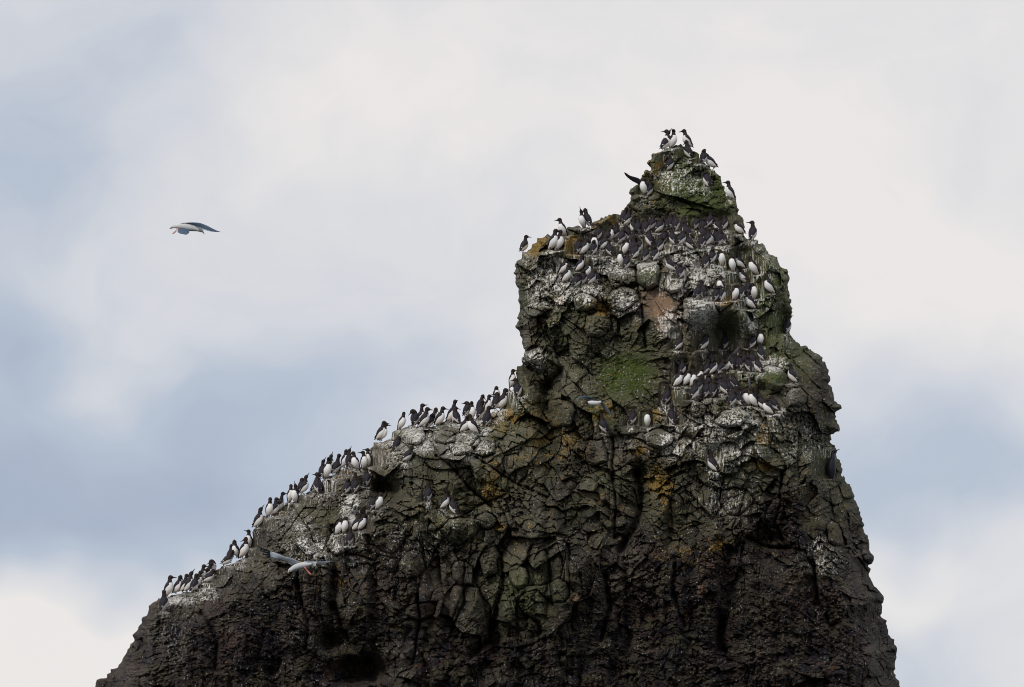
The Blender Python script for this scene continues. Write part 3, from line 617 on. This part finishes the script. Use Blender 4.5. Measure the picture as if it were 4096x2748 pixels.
# hidden core and far side on a coarser grid
st_ = 2
ins_c = inside[::st_, ::st_]; Xk = X[::st_, ::st_]; Yk = Y[::st_, ::st_]
QXk = np.where(ins_c, Xk, QX[::st_, ::st_]); QYk = np.where(ins_c, Yk, QY[::st_, ::st_])
ny, nx = Xk.shape
okc = ins_c[:-1, :-1] & ins_c[1:, :-1] & ins_c[:-1, 1:] & ins_c[1:, 1:]
a_, b2 = np.meshgrid(np.arange(ny - 1), np.arange(nx - 1), indexing='ij'); a_ = a_[okc]; b2 = b2[okc]
Hk = H[::st_, ::st_]; tk = np.clip(DIST[::st_, ::st_] / 300, 0, 1)
hb = 1.7 * np.sqrt(np.clip(1 - (1 - tk) ** 2, 0, 1)) + 0.25 * fbm(Xk / 90, Yk / 90, 3, 401) * (tk > 0)
VB = P(QXk, QYk, hb).reshape(-1, 3)
qb = np.stack([a_ * nx + b2, a_ * nx + b2 + 1, (a_ + 1) * nx + b2 + 1, (a_ + 1) * nx + b2], -1)
vs, inv = np.unique(qb, return_inverse=True)
link('far_side', np_mesh('far_side', VB[vs], inv.reshape(qb.shape), rock, True, {'zone': ZONE[::st_, ::st_].reshape(-1, 4)[vs], 'cell': CELL[::st_, ::st_].reshape(-1, 4)[vs]}), root)
# the part below the frame, down into the sea
NR, NCB = 40, 120
pys = np.linspace(2795, 4420, NR); rows_ = []
for k, py in enumerate(pys):
    f = (py - 2795) / 1600
    xl = 302 - 420 * f; xr = 3634 + 300 * f
    uu = np.linspace(0, 1, NCB); xx = xl + (xr - xl) * uu
    hb_ = (1.9 + 1.6 * f) * np.sqrt(np.clip(1 - (1 - np.clip(np.minimum(xx - xl, xr - xx) / 300, 0, 1)) ** 2, 0, 1)) + 1.1
    hb_ += 0.5 * fbm(xx / 200, np.full_like(xx, py / 200), 4, 411) - 0.25
    front = P(xx, np.full_like(xx, py), -hb_); backp = P(xx[::-1], np.full_like(xx, py), hb_[::-1] + .3)
    rows_.append(np.concatenate([front, backp]))
R_ = np.array(rows_); nc = R_.shape[1]
a_, b2 = np.meshgrid(np.arange(NR - 1), np.arange(nc), indexing='ij'); a_ = a_.ravel(); b2 = b2.ravel(); b3 = (b2 + 1) % nc
qq = np.stack([(a_ + 1) * nc + b2, (a_ + 1) * nc + b3, a_ * nc + b3, a_ * nc + b2], -1)
zz = np.tile([0.1, 0.1, 0.1, 0.8], (NR * nc, 1)); cc_ = np.tile([0.4, 0, 0.8, 0.5], (NR * nc, 1))
link('stack_base', np_mesh('stack_base', R_.reshape(-1, 3), qq, rock, True, {'zone': zz, 'cell': cc_}), root)

# ------------------------------------------------------------------ sea
wm, t, b = new_mat('sea_water', 0.08)
b.inputs['Base Color'].default_value = (0.012, 0.030, 0.034, 1); b.inputs['IOR'].default_value = 1.33; b.inputs['Specular IOR Level'].default_value = 0.5
geo = t.n.new('ShaderNodeNewGeometry'); bp = t.n.new('ShaderNodeBump'); bp.inputs['Distance'].default_value = 0.5
t.put(bp.inputs['Height'], t.math('ADD', t.noise(geo.outputs['Position'], 0.25, 5, 0.6), t.math('MULTIPLY', t.noise(geo.outputs['Position'], 1.6, 4, 0.6), .3)))
t.l.new(bp.outputs[0], b.inputs['Normal'])
sz = 9000.0
sea = link('sea', np_mesh('sea', np.array([[-sz, -sz, 0], [sz, -sz, 0], [sz, sz, 0], [-sz, sz, 0]]), np.array([[0, 1, 2, 3]]), wm, False))
tag(sea, kind='structure')

# ------------------------------------------------------------------ bird materials
def attr_mat(name):
    m, t, b = new_mat(name, 0.75)
    a = t.n.new('ShaderNodeAttribute'); a.attribute_name = 'plumage'
    s_ = t.n.new('ShaderNodeSeparateColor'); t.put(s_.inputs[0], a.outputs['Color'])
    return m, t, b, s_.outputs
tcn = lambda t: t.n.new('ShaderNodeTexCoord').outputs['Object']
M_body, t, b, o3 = attr_mat('guillemot_plumage')
oc = tcn(t)
fl = t.noise(t.vmath('MULTIPLY', oc, (1, 1, .25)), 90, 2, .6)
w_ = t.ramp(t.math('ADD', o3[0], t.math('MULTIPLY', t.math('SUBTRACT', fl, .5), 0.5)), 0.44, 0.56)
dk = t.mix(o3[1], (0.022, 0.019, 0.025), (0.024, 0.016, 0.014))
wh = t.mix(t.ramp(t.math('ADD', o3[2], t.math('MULTIPLY', t.math('SUBTRACT', fl, .5), .5)), 0.1, 1.0, 0, .85), (0.86, 0.85, 0.84), (0.56, 0.47, 0.41))
t.l.new(t.mix(w_, dk, wh), b.inputs['Base Color'])
M_wing, t, b = new_mat('guillemot_wing', 0.7)
wn = t.noise(t.vmath('MULTIPLY', tcn(t), (1, 1, .3)), 60, 3, .6)
t.l.new(t.mix(wn, (0.018, 0.016, 0.023), (0.036, 0.031, 0.040)), b.inputs['Base Color'])
def plain(name, colr, rough=.6, var=.25, sc=60):
    m, t, b = new_mat(name, rough)
    n = t.noise(tcn(t), sc, 3, .6)
    t.l.new(t.mix(n, tuple(v * (1 - var) for v in colr), tuple(min(1, v * (1 + var)) for v in colr)), b.inputs['Base Color'])
    return m
M_bar = plain('wing_bar_white', (0.75, 0.74, 0.72), .7, .05)
M_bill = plain('black_bill', (0.025, 0.022, 0.022), .4)
M_foot = plain('dark_foot', (0.05, 0.042, 0.035), .6)

def poly_mesh(name, V, F, mats, idxs=None, attr=None, smooth=True):
    me = bpy.data.meshes.new(name)
    me.from_pydata([tuple(map(float, v)) for v in V], [], [tuple(map(int, f)) for f in F])
    for m in mats: me.materials.append(m)
    if idxs is not None: me.polygons.foreach_set('material_index', np.array(idxs, np.int32))
    me.polygons.foreach_set('use_smooth', np.full(len(F), smooth))
    if attr is not None:
        at = me.attributes.new('plumage', 'FLOAT_COLOR', 'POINT')
        at.data.foreach_set('color', np.array(attr, np.float32).ravel())
    me.update()
    return me
def crom(pts, n):
    pts = np.array(pts, float); m = len(pts)
    Pp = np.vstack([2 * pts[0] - pts[1], pts, 2 * pts[-1] - pts[-2]])
    out = []
    for k in range(n):
        s = k / (n - 1) * (m - 1); i = min(int(s), m - 2); f = s - i
        p0, p1, p2, p3 = Pp[i], Pp[i + 1], Pp[i + 2], Pp[i + 3]
        out.append(0.5 * ((2 * p1) + (-p0 + p2) * f + (2 * p0 - 5 * p1 + 4 * p2 - p3) * f * f + (-p0 + 3 * p1 - 3 * p2 + p3) * f ** 3))
    return np.array(out)
def loft(ctrl, n, seg, ref=(1, 0, 0)):
    """ctrl rows: x y z rx rs ; returns verts, faces, per-vertex (radial normal), ring centres"""
    c = crom(ctrl, n); pos = c[:, :3]; rx = np.abs(c[:, 3]); rs = np.abs(c[:, 4])
    tan_ = np.gradient(pos, axis=0); tan_ /= np.linalg.norm(tan_, axis=1)[:, None] + 1e-9
    lat = np.array(ref, float); V = []; N = []
    for k in range(n):
        lat = lat - tan_[k] * (lat @ tan_[k]); lat /= np.linalg.norm(lat) + 1e-9
        sag = np.cross(lat, tan_[k])
        for s in range(seg):
            a = 2 * math.pi * s / seg
            d = lat * math.cos(a) * rx[k] + sag * math.sin(a) * rs[k]
            V.append(pos[k] + d); N.append(d / (np.linalg.norm(d) + 1e-9))
    F = []
    for k in range(n - 1):
        for s in range(seg):
            s2 = (s + 1) % seg
            F.append((k * seg + s, k * seg + s2, (k + 1) * seg + s2, (k + 1) * seg + s))
    V.append(pos[0] - tan_[0] * rs[0] * .6); V.append(pos[-1] + tan_[-1] * rs[-1] * .6)
    N.append(-tan_[0]); N.append(tan_[-1])
    L = len(V)
    for s in range(seg):
        s2 = (s + 1) % seg
        F.append((s2, s, L - 2)); F.append(((n - 1) * seg + s, (n - 1) * seg + s2, L - 1))
    return np.array(V), F, np.array(N), pos

TRUNK = [(0, .056, .020, .018, .014), (0, .042, .042, .032, .028), (0, .016, .078, .046, .050), (0, -.004, .128, .065, .074), (0, -.013, .178, .073, .083),
         (0, -.018, .224, .066, .070), (0, -.014, .262, .050, .050)]
def ctrl_for(style, turn):
    pitch = {'a': 4, 's': 12, 'u': 62, 'd': -38, 'h': -12, 't': -28, 'b': -52}[style]
    th, ph = math.radians(turn), math.radians(pitch)
    if style == 't':
        sd_ = 1 if turn >= 0 else -1
        d = np.array([sd_ * .55, .75, -.35]); d /= np.linalg.norm(d)
    else:
        d = np.array([math.sin(th) * math.cos(ph), -math.cos(th) * math.cos(ph), math.sin(ph)])
    dh = np.array([d[0], d[1], 0])
    if style in 'ad': nk = [(0, -.008, .298, .040, .040), (0, -.006, .330, .034, .035)]; C = np.array([0, -.006, .360])
    elif style == 's': nk = [(0, -.008, .300, .040, .040), (0, -.006, .340, .032, .033), (0, -.006, .372, .031, .032)]; C = np.array([0, -.007, .400])
    elif style == 'u': nk = [(0, -.007, .298, .040, .040), (0, -.004, .330, .034, .035)]; C = np.array([0, -.006, .356])
    elif style == 'h': nk = [(0, -.012, .288, .045, .045)]; C = np.array([0, -.016, .318])
    elif style == 't': nk = [(0, -.004, .286, .047, .046)]; C = np.array([d[0] * .045, .010, .304])
    else: nk = [tuple(dh * .026 + np.array([0, 0, .294])) + (.042, .041)]; C = dh * .080 + np.array([0, 0, .302])
    hd = [tuple(C) + (.038, .041), tuple(C + d * .028) + (.034, .036), tuple(C + d * .048) + (.021, .023), tuple(C + d * .064) + (.012, .013)]
    return TRUNK + nk + hd, C + d * .064, d
def spine_at(z):
    zs_ = [c[2] for c in TRUNK]
    return [float(np.interp(z, zs_, [c[k] for c in TRUNK])) for k in (1, 3, 4)]
def build_wing(side):
    nu, nv = 16, 7; V = []; F = []; I = []
    for layer in (0, 1):
        for u_ in range(nu):
            fu = u_ / (nu - 1); z = .264 - .226 * fu
            cy, rx, rs = spine_at(z)
            cy += 0.030 * fu ** 3
            pf = np.interp(fu, [0, .12, .30, .50, .8, 1], [94, 54, 72, 97, 123, 151]); pb = np.interp(fu, [0, .15, .8, 1], [140, 179, 179, 163])
            for v_ in range(nv):
                p_ = math.radians(pf + (pb - pf) * v_ / (nv - 1))
                edge = 1 if 0 < v_ < nv - 1 and 0 < u_ < nu - 1 else 0
                off = (.004 + .005 * edge) if layer == 0 else -.004
                R1 = max(rx, .020) + off; R2 = max(rs, .018) + off
                V.append((side * R1 * math.sin(p_), cy - R2 * math.cos(p_), z))
    n0 = nu * nv
    for u_ in range(nu - 1):
        for v_ in range(nv - 1):
            a = u_ * nv + v_
            F.append((a, a + 1, a + nv + 1, a + nv)); I.append(1 if (u_ == 11 and v_ in (1, 2)) else 0)
            F.append((n0 + a, n0 + a + nv, n0 + a + nv + 1, n0 + a + 1)); I.append(0)
    rim = [u_ * nv for u_ in range(nu)] + [(nu - 1) * nv + v_ for v_ in range(1, nv)] + [u_ * nv + nv - 1 for u_ in range(nu - 2, -1, -1)] + [v_ for v_ in range(nv - 2, 0, -1)]
    for k in range(len(rim)):
        a, b_ = rim[k], rim[(k + 1) % len(rim)]; F.append((a, b_, n0 + b_, n0 + a)); I.append(0)
    return poly_mesh('wing', V, F, [M_wing, M_bar], I)
WINGS = [build_wing(-1), build_wing(1)]
def build_tail():
    V, F, N, _ = loft([(0, .040, .070, .026, .016), (0, .066, .042, .028, .010), (0, .084, .016, .022, .006), (0, .096, -.006, .012, .003)], 8, 8)
    return poly_mesh('tail', V, F, [M_wing])
TAIL = build_tail()
def build_foot(s):
    V, F, N, _ = loft([(s * .022, .012, .045, .010, .010), (s * .023, .006, .012, .006, .006), (s * .024, -.012, .004, .012, .004), (s * .026, -.036, .001, .018, .003)], 8, 8)
    return poly_mesh('foot', V, F, [M_foot])
FEET = [build_foot(-1), build_foot(1)]
PROTO = {}
def proto(style, turn):
    key = (style, turn)
    if key in PROTO: return PROTO[key]
    ctrl, tip, d = ctrl_for(style, turn)
    V, F, N, pos = loft(ctrl, 34, 20)
    z = V[:, 2]; front = -N[:, 1]
    thr = np.interp(z, [.03, .06, .10, .17, .205, .240, .262, .280], [-.97, -.82, -.55, -.35, .02, .36, .80, 1.6])
    ring = np.minimum(np.arange(len(V)) // 20, 33)
    w = np.clip(0.5 + (front - thr) * 0.8, 0, 1); w[ring > 21] = 0; w[-1] = 0
    headf = np.clip((z - .24) / .05, 0, 1)
    dirt_shade = np.clip((.17 - z) / .14, 0, 1)  # brown soiling together with painted shading, stronger down the belly
    body = poly_mesh('body', V, F, [M_body], None, np.stack([w, headf, dirt_shade, np.ones_like(w)], -1))
    bl = .066
    Vb, Fb, _, _ = loft([tuple(tip - d * .006) + (.0105, .0115), tuple(tip + d * .020) + (.0080, .0095), tuple(tip + d * .044) + (.0050, .0060), tuple(tip + d * bl) + (.0010, .0012)], 7, 8)
    beak = poly_mesh('beak', Vb, Fb, [M_bill])
    PROTO[key] = (body, beak)
    return PROTO[key]

ORD = ['first','second','third','fourth','fifth','sixth','seventh','eighth','ninth','tenth','eleventh','twelfth','thirteenth','fourteenth','fifteenth']
byrow = {}
for k, r in enumerate(B): byrow.setdefault(r[0], []).append(k)
rank = {}
for k, r in enumerate(B):
    yw = r[4]
    if 8 <= abs(yw) <= 62: B[k] = r[:4] + (yw + math.copysign(17, yw),) + r[5:]
    elif abs(yw) < 8: B[k] = r[:4] + (yw + (22 if k % 2 else -22),) + r[5:]
    elif abs(yw) > 165: B[k] = r[:4] + (yw - math.copysign(20 + (7 * k) % 22, yw if k % 4 else r[6]),) + r[5:]
for k, r in enumerate(B):
    if ('crowd' in r[0] or 'shelf' in r[0]) and abs(r[4]) > 140 and k % 5:
        B[k] = r[:4] + (math.copysign(116 + (13 * k) % 38, r[6] if abs(r[6]) < 150 and r[6] != 0 else r[4]),) + r[5:]
for nm, ks in byrow.items():
    for n_, k in enumerate(sorted(ks, key=lambda q: B[q][1])): rank[k] = n_
def wrap(a): return (a + 180) % 360 - 180
def describe(k):
    nm, fx, fy, hh, yaw, lean, hd, st = B[k]
    y_ = abs(wrap(yaw))
    look = 'white breast showing' if y_ <= 48 else 'side on' if y_ < 120 else 'half turned away' if y_ < 158 else 'dark back turned'
    h = wrap(hd)
    if st == 't': bill = 'head tucked'
    elif st == 'u': bill = 'bill raised'
    elif st == 'b': bill = 'head bowed'
    elif st == 'd' and abs(h) < 30: bill = 'bill down'
    elif 45 <= h <= 135: bill = 'bill right'
    elif -135 <= h <= -45: bill = 'bill left'
    else: bill = 'neck upright' if st in 'as' else 'neck sunk'
    return f"guillemot, {look}, {bill}, {ORD[rank[k]]} from left {nm}"
HEIGHT = {'a': .403, 's': .443, 'u': .400, 'd': .403, 'h': .362, 't': .348, 'b': .350}
GROUP = 'guillemots crowding the sea stack'
BIRD = {}
for k, (nm, fx, fy, hh, yaw, lean, hd, st) in enumerate(B):
    hb = BH[k]
    p = P(fx, fy + 1, -hb)
    e_ = bpy.data.objects.new('guillemot', None); COL.objects.link(e_)
    e_.empty_display_size = .1
    rel = wrap(hd - yaw); rel = max(-120, min(120, rel)); rel = int(round(rel / 30.0) * 30)
    if st == 't': rel = 30 if rel >= 0 else -30
    sc = hh / PPM * (60 - hb) / 60 / HEIGHT[st]
    sc = min(max(sc * 1.09, 1.0), 1.20)
    e_.matrix_world = Matrix.Translation(Vector(p)) @ Matrix.Rotation(math.radians(lean), 4, 'Y') @ Matrix.Rotation(math.radians(yaw), 4, 'Z') @ Matrix.Diagonal((sc, sc, sc, 1))
    tag(e_, describe(k), 'bird', GROUP)
    body, beak = proto(st, rel)
    link('body', body, e_); link('beak', beak, e_)
    for w in WINGS: link('wing', w, e_)
    link('tail', TAIL, e_)
    for f in FEET: link('foot', f, e_)
    BIRD[k] = e_

# ------------------------------------------------------------------ things traced from the photograph at a known distance
def px_loft(name, rings, y0, n, seg, mats, parent, origin, attr_fn=None):
    """rings: px, py, depth offset (m, + away), radius px, (flatness)"""
    s = (y0 + 60) / 60 / PPM
    ctrl = []
    for r in rings:
        p = P(r[0], r[1], y0 + r[2]) - origin
        ctrl.append(tuple(p) + (r[3] * s, r[3] * s * (r[4] if len(r) > 4 else 1)))
    V, F, N, _ = loft(ctrl, n, seg, ref=(0, 1, 0))
    at = attr_fn(V, N, np.minimum(np.arange(len(V)) // seg, n - 1) / (n - 1)) if attr_fn else None
    return link(name, poly_mesh(name, V, F, mats, None, at), parent)
def px_wing(name, e1p, e2p, y0, off, thick, mats, parent, origin, serr=0.0, nser=14, n=40, camber=0.04, trail=None):
    """edge 1 and edge 2 run root to tip in photo px; off = list of depth offsets root..tip; closed surface with an aerofoil thickness"""
    A1 = crom([(a[0], a[1], 0) for a in e1p], n)[:, :2]; A2 = crom([(a[0], a[1], 0) for a in e2p], n)[:, :2]
    of = crom([(o_, 0, 0) for o_ in off], n)[:, 0]
    m = 7; V = []; F = []; I = []
    for lay in (0, 1):
        for i in range(n):
            ff = i / (n - 1)
            e2 = A2[i]
            if serr: 
                dv = A2[i] - A1[i]; L = np.hypot(*dv) + 1e-6
                e2 = A2[i] + dv / L * serr * (((ff * nser) % 1.0) - .5) * (0.3 + ff)
            for j in range(m):
                g = j / (m - 1); q = A1[i] * (1 - g) + e2 * g
                th_ = thick * math.sin(math.pi * min(1, g * 1.0 + 0.08)) * (1 - .75 * ff) * (1 if lay == 0 else -1) * .5
                V.append(P(q[0], q[1], y0 + of[i] + th_ - camber * math.sin(math.pi * g) * 0 + 0.10 * g * (1 - ff)) - origin)
    n0 = n * m
    for i in range(n - 1):
        for j in range(m - 1):
            a = i * m + j; ii = 1 if (trail and j == m - 2 and trail[0] < i / n < trail[1]) else 0
            F.append((a, a + 1, a + m + 1, a + m)); F.append((n0 + a, n0 + a + m, n0 + a + m + 1, n0 + a + 1)); I += [ii, ii]
    rim = [i * m for i in range(n)] + [(n - 1) * m + j for j in range(1, m)] + [i * m + m - 1 for i in range(n - 2, -1, -1)] + [j for j in range(m - 2, 0, -1)]
    for k in range(len(rim)):
        a, b_ = rim[k], rim[(k + 1) % len(rim)]; F.append((a, b_, n0 + b_, n0 + a)); I.append(0)
    return link(name, poly_mesh(name, V, F, mats, I), parent)
def root_at(name, px, py, y0, label, cat, group=None):
    o = bpy.data.objects.new(name, None); COL.objects.link(o); org = P(px, py, y0); o.location = org
    tag(o, label, cat, group); return o, org

M_white = plain('gull_shaded_white', (0.58, 0.59, 0.60), .7, .08)  # white plumage greyed all over, the belly's shade put into the colour
M_mantle = plain('slate_blue_mantle', (0.065, 0.105, 0.165), .6, .25, 25)
M_under = plain('grey_underwing', (0.46, 0.50, 0.55), .7, .15, 25)
M_prim = plain('dark_primaries', (0.07, 0.085, 0.11), .6, .3, 25)
M_orange = plain('orange_bill', (0.62, 0.30, 0.03), .45, .1)
M_pink = plain('pink_foot', (0.60, 0.20, 0.17), .6, .15)
M_eye = plain('dark_eye', (0.03, 0.015, 0.01), .3)

# gull gliding in the open sky, heading right
g1, og = root_at('gull', 745, 912, -8.0, 'white gull with slate blue wings and orange bill gliding across the open sky', 'bird', 'gulls flying by the stack')
Y0 = -8.0
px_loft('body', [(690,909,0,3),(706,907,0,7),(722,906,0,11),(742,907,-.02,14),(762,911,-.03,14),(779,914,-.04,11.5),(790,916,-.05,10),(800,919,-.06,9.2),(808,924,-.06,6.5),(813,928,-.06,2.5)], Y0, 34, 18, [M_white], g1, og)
px_loft('beak', [(808,925,-.06,3),(813,930,-.06,2.6),(816,934,-.06,2),(816.5,937.5,-.06,.8)], Y0, 8, 10, [M_orange], g1, og)
px_loft('eye', [(796.5,918.5,-.10,.8),(798,919,-.105,1.1),(799.5,919.5,-.10,.8)], Y0, 4, 8, [M_eye], g1, og)
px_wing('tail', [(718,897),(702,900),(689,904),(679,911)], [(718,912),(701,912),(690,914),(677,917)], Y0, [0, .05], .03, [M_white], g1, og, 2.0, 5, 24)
px_wing('wing', [(717,893),(745,890.5),(775,889.5),(800,892),(825,901),(845,911),(865,921),(884,928)], [(732,894),(748,898),(770,902),(795,911),(815,918.5),(836,924.5),(860,927),(884,928.6)],
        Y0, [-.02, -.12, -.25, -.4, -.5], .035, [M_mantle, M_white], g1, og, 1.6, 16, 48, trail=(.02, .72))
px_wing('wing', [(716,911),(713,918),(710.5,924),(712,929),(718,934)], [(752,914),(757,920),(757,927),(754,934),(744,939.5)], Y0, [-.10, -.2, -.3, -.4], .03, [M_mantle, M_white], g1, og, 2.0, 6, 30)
for dx in (0, 5):
    px_loft('foot', [(712+dx,910,-.05,1.2),(706+dx,918,-.05,1.0),(701+dx,924,-.05,1.2),(696+dx*.6,930,-.05,1.8),(689+dx*.6,935,-.05,.8)], Y0, 12, 8, [M_pink], g1, og)

# gull braking in front of the lower left wall
g2, og = root_at('gull', 1200, 2268, -6.0, 'pale grey gull banking with feet down in front of the lower left wall', 'bird', 'gulls flying by the stack')
Y0 = -6.0
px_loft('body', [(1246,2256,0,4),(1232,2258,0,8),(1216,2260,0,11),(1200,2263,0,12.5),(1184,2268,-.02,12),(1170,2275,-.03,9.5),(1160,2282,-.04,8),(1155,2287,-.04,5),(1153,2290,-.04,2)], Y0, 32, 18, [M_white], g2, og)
px_loft('beak', [(1154,2286,-.04,2.6),(1152.5,2291,-.04,2),(1153,2295,-.04,.8)], Y0, 8, 8, [M_orange], g2, og)
px_loft('eye', [(1156.5,2281,-.085,.7),(1158,2282,-.09,1),(1159.5,2283,-.085,.7)], Y0, 4, 8, [M_eye], g2, og)
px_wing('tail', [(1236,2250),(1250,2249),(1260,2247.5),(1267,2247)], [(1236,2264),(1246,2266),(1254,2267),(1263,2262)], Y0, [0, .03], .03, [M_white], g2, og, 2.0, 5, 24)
px_wing('wing', [(1207,2248.5),(1188,2242),(1164,2232),(1140,2227),(1120,2218),(1092,2208),(1080,2206)], [(1172,2264),(1158,2256),(1144,2248),(1120,2239),(1101,2236),(1081,2229)],
        Y0, [0, -.15, -.3], .04, [M_under, M_prim], g2, og, 1.6, 16, 48, trail=(.3, 1.1))
for (a0, a1, tip_, b0) in (((1084,2205), (1083,2212), (1024,2184), (1050,2192)), ((1084,2210), (1083,2217), (1034,2199), (1058,2205)), ((1084,2216), (1083,2223), (1046,2212), (1064,2215)), ((1084,2221), (1083,2230), (1060,2222), (1070,2223))):
    px_wing('primary_feather', [a0, b0, tip_], [a1, (b0[0] + 2, b0[1] + 6), (tip_[0], tip_[1] + 1)], Y0, [-.30, -.36, -.42], .015, [M_prim], g2, og, 0, 4, 16)
px_wing('wing', [(1204,2250),(1231,2243),(1265,2246),(1300,2246),(1328,2243)], [(1222,2254),(1240,2254),(1265,2257),(1293,2258.5),(1327,2245)], Y0, [.03, .2, .4, .55], .035, [M_under, M_white], g2, og, 1.0, 12, 40, trail=(.0, .8))
for dx in (0, 6):
    px_loft('foot', [(1216+dx*.7,2268,-.04,1.6),(1224+dx*.7,2279,-.04,1.0),(1231+dx*.7,2287,-.04,1.3),(1238+dx*.7,2295,-.04,2.0),(1242+dx*.7,2301,-.04,.8)], Y0, 12, 8, [M_pink], g2, og)

# guillemot in flight before the green hollow
hh = float(H[int(iy(1610)), int(ix(2370))])
Y0 = -(hh + 0.75)
g3, og = root_at('guillemot', 2375, 1608, Y0, 'guillemot in flight with spread bluish wings and white belly before the green hollow', 'bird', GROUP)
def att(V, N, s):
    up_ = N[:, 2] - .25
    w = np.clip(.5 - up_ * 1.2, 0, 1) * (s > .22) * (s < .93)
    return np.stack([w, np.clip((.25 - s) * 6, 0, 1), np.zeros_like(w), np.ones_like(w)], -1)
px_loft('body', [(2342,1611,0,3),(2347,1609,0,6),(2354,1608,0,8.5),(2364,1608,0,13),(2376,1609,0,14),(2390,1609,0,12),(2401,1606,0,7.5),(2410,1603,0,4)], Y0, 30, 18, [M_body], g3, og, att)
px_loft('beak', [(2343,1611,0,2.4),(2337,1613,0,1.6),(2331,1615,0,.7)], Y0, 6, 8, [M_bill], g3, og)
px_wing('tail', [(2402,1600),(2410,1600),(2416,1602)], [(2402,1607),(2408,1607),(2414,1605)], Y0, [0, .02], .02, [M_wing], g3, og, 1, 4, 12)
M_blue = plain('blue_sheen_wing', (0.22, 0.31, 0.42), .45, .2, 30)
px_wing('wing', [(2378,1595),(2355,1586),(2335,1584),(2320,1588),(2306,1597)], [(2362,1598),(2350,1594.5),(2336,1592),(2321,1593.5),(2306.5,1598)], Y0, [0, -.1, -.2], .03, [M_blue, M_white], g3, og, .8, 10, 30)
px_wing('wing', [(2396,1599),(2415,1614),(2432,1633),(2444,1654),(2453,1671)], [(2402,1613),(2410,1630),(2424,1645),(2438,1658),(2452,1672)], Y0, [0, .1, .2], .03, [plain('blue_grey_wing', (.15, .18, .22), .6), M_white], g3, og, .8, 10, 30)

# raised wings on perched birds
def raised(k, e1p, e2p, off, mat=M_wing):
    o = BIRD[k]; y0 = float(o.matrix_world.translation[1]) - .04
    w = px_wing('wing', e1p, e2p, y0, off, .02, [mat, M_bar], None, np.zeros(3), 1.6, 14, 36)
    w.parent = o; w.matrix_parent_inverse = o.matrix_world.inverted()
def find(fx, fy):
    return min(range(len(B)), key=lambda q: abs(B[q][1] - fx) + abs(B[q][2] - fy))
k1 = find(2577, 781); BIRD[k1]['label'] = 'guillemot flapping one raised dark wing on the left flank of the spire'
raised(k1, [(2566,726),(2556,714),(2540,708),(2520,702),(2505,692),(2495,689)], [(2562,742),(2547,734),(2528,724),(2512,712),(2502,702),(2496,690)], [0, -.05, -.1])
k2 = find(2728, 1500); BIRD[k2]['label'] = 'guillemot raising both dark wings above the white breasted pair on the shelf'
raised(k2, [(2722,1462),(2708,1450),(2690,1436),(2672,1428),(2658,1422)], [(2716,1474),(2700,1464),(2686,1450),(2672,1436),(2659,1423)], [0, -.05, -.1])
raised(k2, [(2736,1464),(2748,1456),(2758,1446),(2765,1440)], [(2742,1474),(2754,1466),(2762,1456),(2766,1441)], [0, .02, .03])
k3 = find(2897, 1489); BIRD[k3]['label'] = 'guillemot stretching a pale grey wing up to the right on the mossy shelf'
raised(k3, [(2906,1448),(2918,1426),(2934,1408),(2950,1392),(2957,1385)], [(2912,1458),(2926,1440),(2942,1420),(2954,1402),(2958,1386)], [0, -.06, -.1], plain('grey_wing_lining', (.16, .15, .16), .7))
k4 = find(2995, 1623); BIRD[k4]['label'] = 'white breasted guillemot with one grey wing held straight up on the lower shelf row'
raised(k4, [(2996,1552),(2994,1536),(2993,1518),(2995,1500)], [(3004,1552),(3004,1536),(3002,1518),(2998,1500)], [0, 0, 0], plain('grey_wing_underside', (.17, .16, .165), .7))

# cormorant on the right edge
Y0 = -BH['cormorant'] - .02
cm_, og = root_at('cormorant', 3326, 1915, Y0, 'slim black cormorant with long upright neck clinging to the right edge of the stack', 'bird')
M_cor = plain('cormorant_black', (0.013, 0.014, 0.022), .5, .4, 25)
px_loft('body', [(3331,1918,.02,7),(3327,1905,.02,12),(3325,1885,.02,18),(3325,1864,.02,19),(3328,1846,.02,16),(3331,1833,.02,11),(3331,1822,.02,8),(3332,1812,.02,7),(3337,1806,.02,7.5),(3343,1803,.02,5.5),(3347,1801,.02,3.5)], Y0, 40, 18, [M_cor], cm_, og)
px_loft('beak', [(3346,1802,.02,2.6),(3352,1799.5,.02,1.8),(3358,1797,.02,1.2)], Y0, 7, 8, [M_bill], cm_, og)
px_loft('tail', [(3330,1908,.04,9,.4),(3331,1925,.05,9,.4),(3332,1946,.05,7,.4)], Y0, 10, 10, [M_cor], cm_, og)
for s in (-1, 1):
    px_loft('wing', [(3325+s*8,1850,.0,6,.6),(3325+s*11,1870,-.0,8,.6),(3326+s*8,1892,-.0,7,.6),(3328+s*5,1916,.0,3,.6)], Y0, 16, 12, [M_cor], cm_, og)
    px_loft('foot', [(3327+s*7,1912,0,2.5),(3327+s*8,1919,-.02,2.5),(3327+s*9,1923,-.06,3)], Y0, 6, 8, [M_foot], cm_, og)
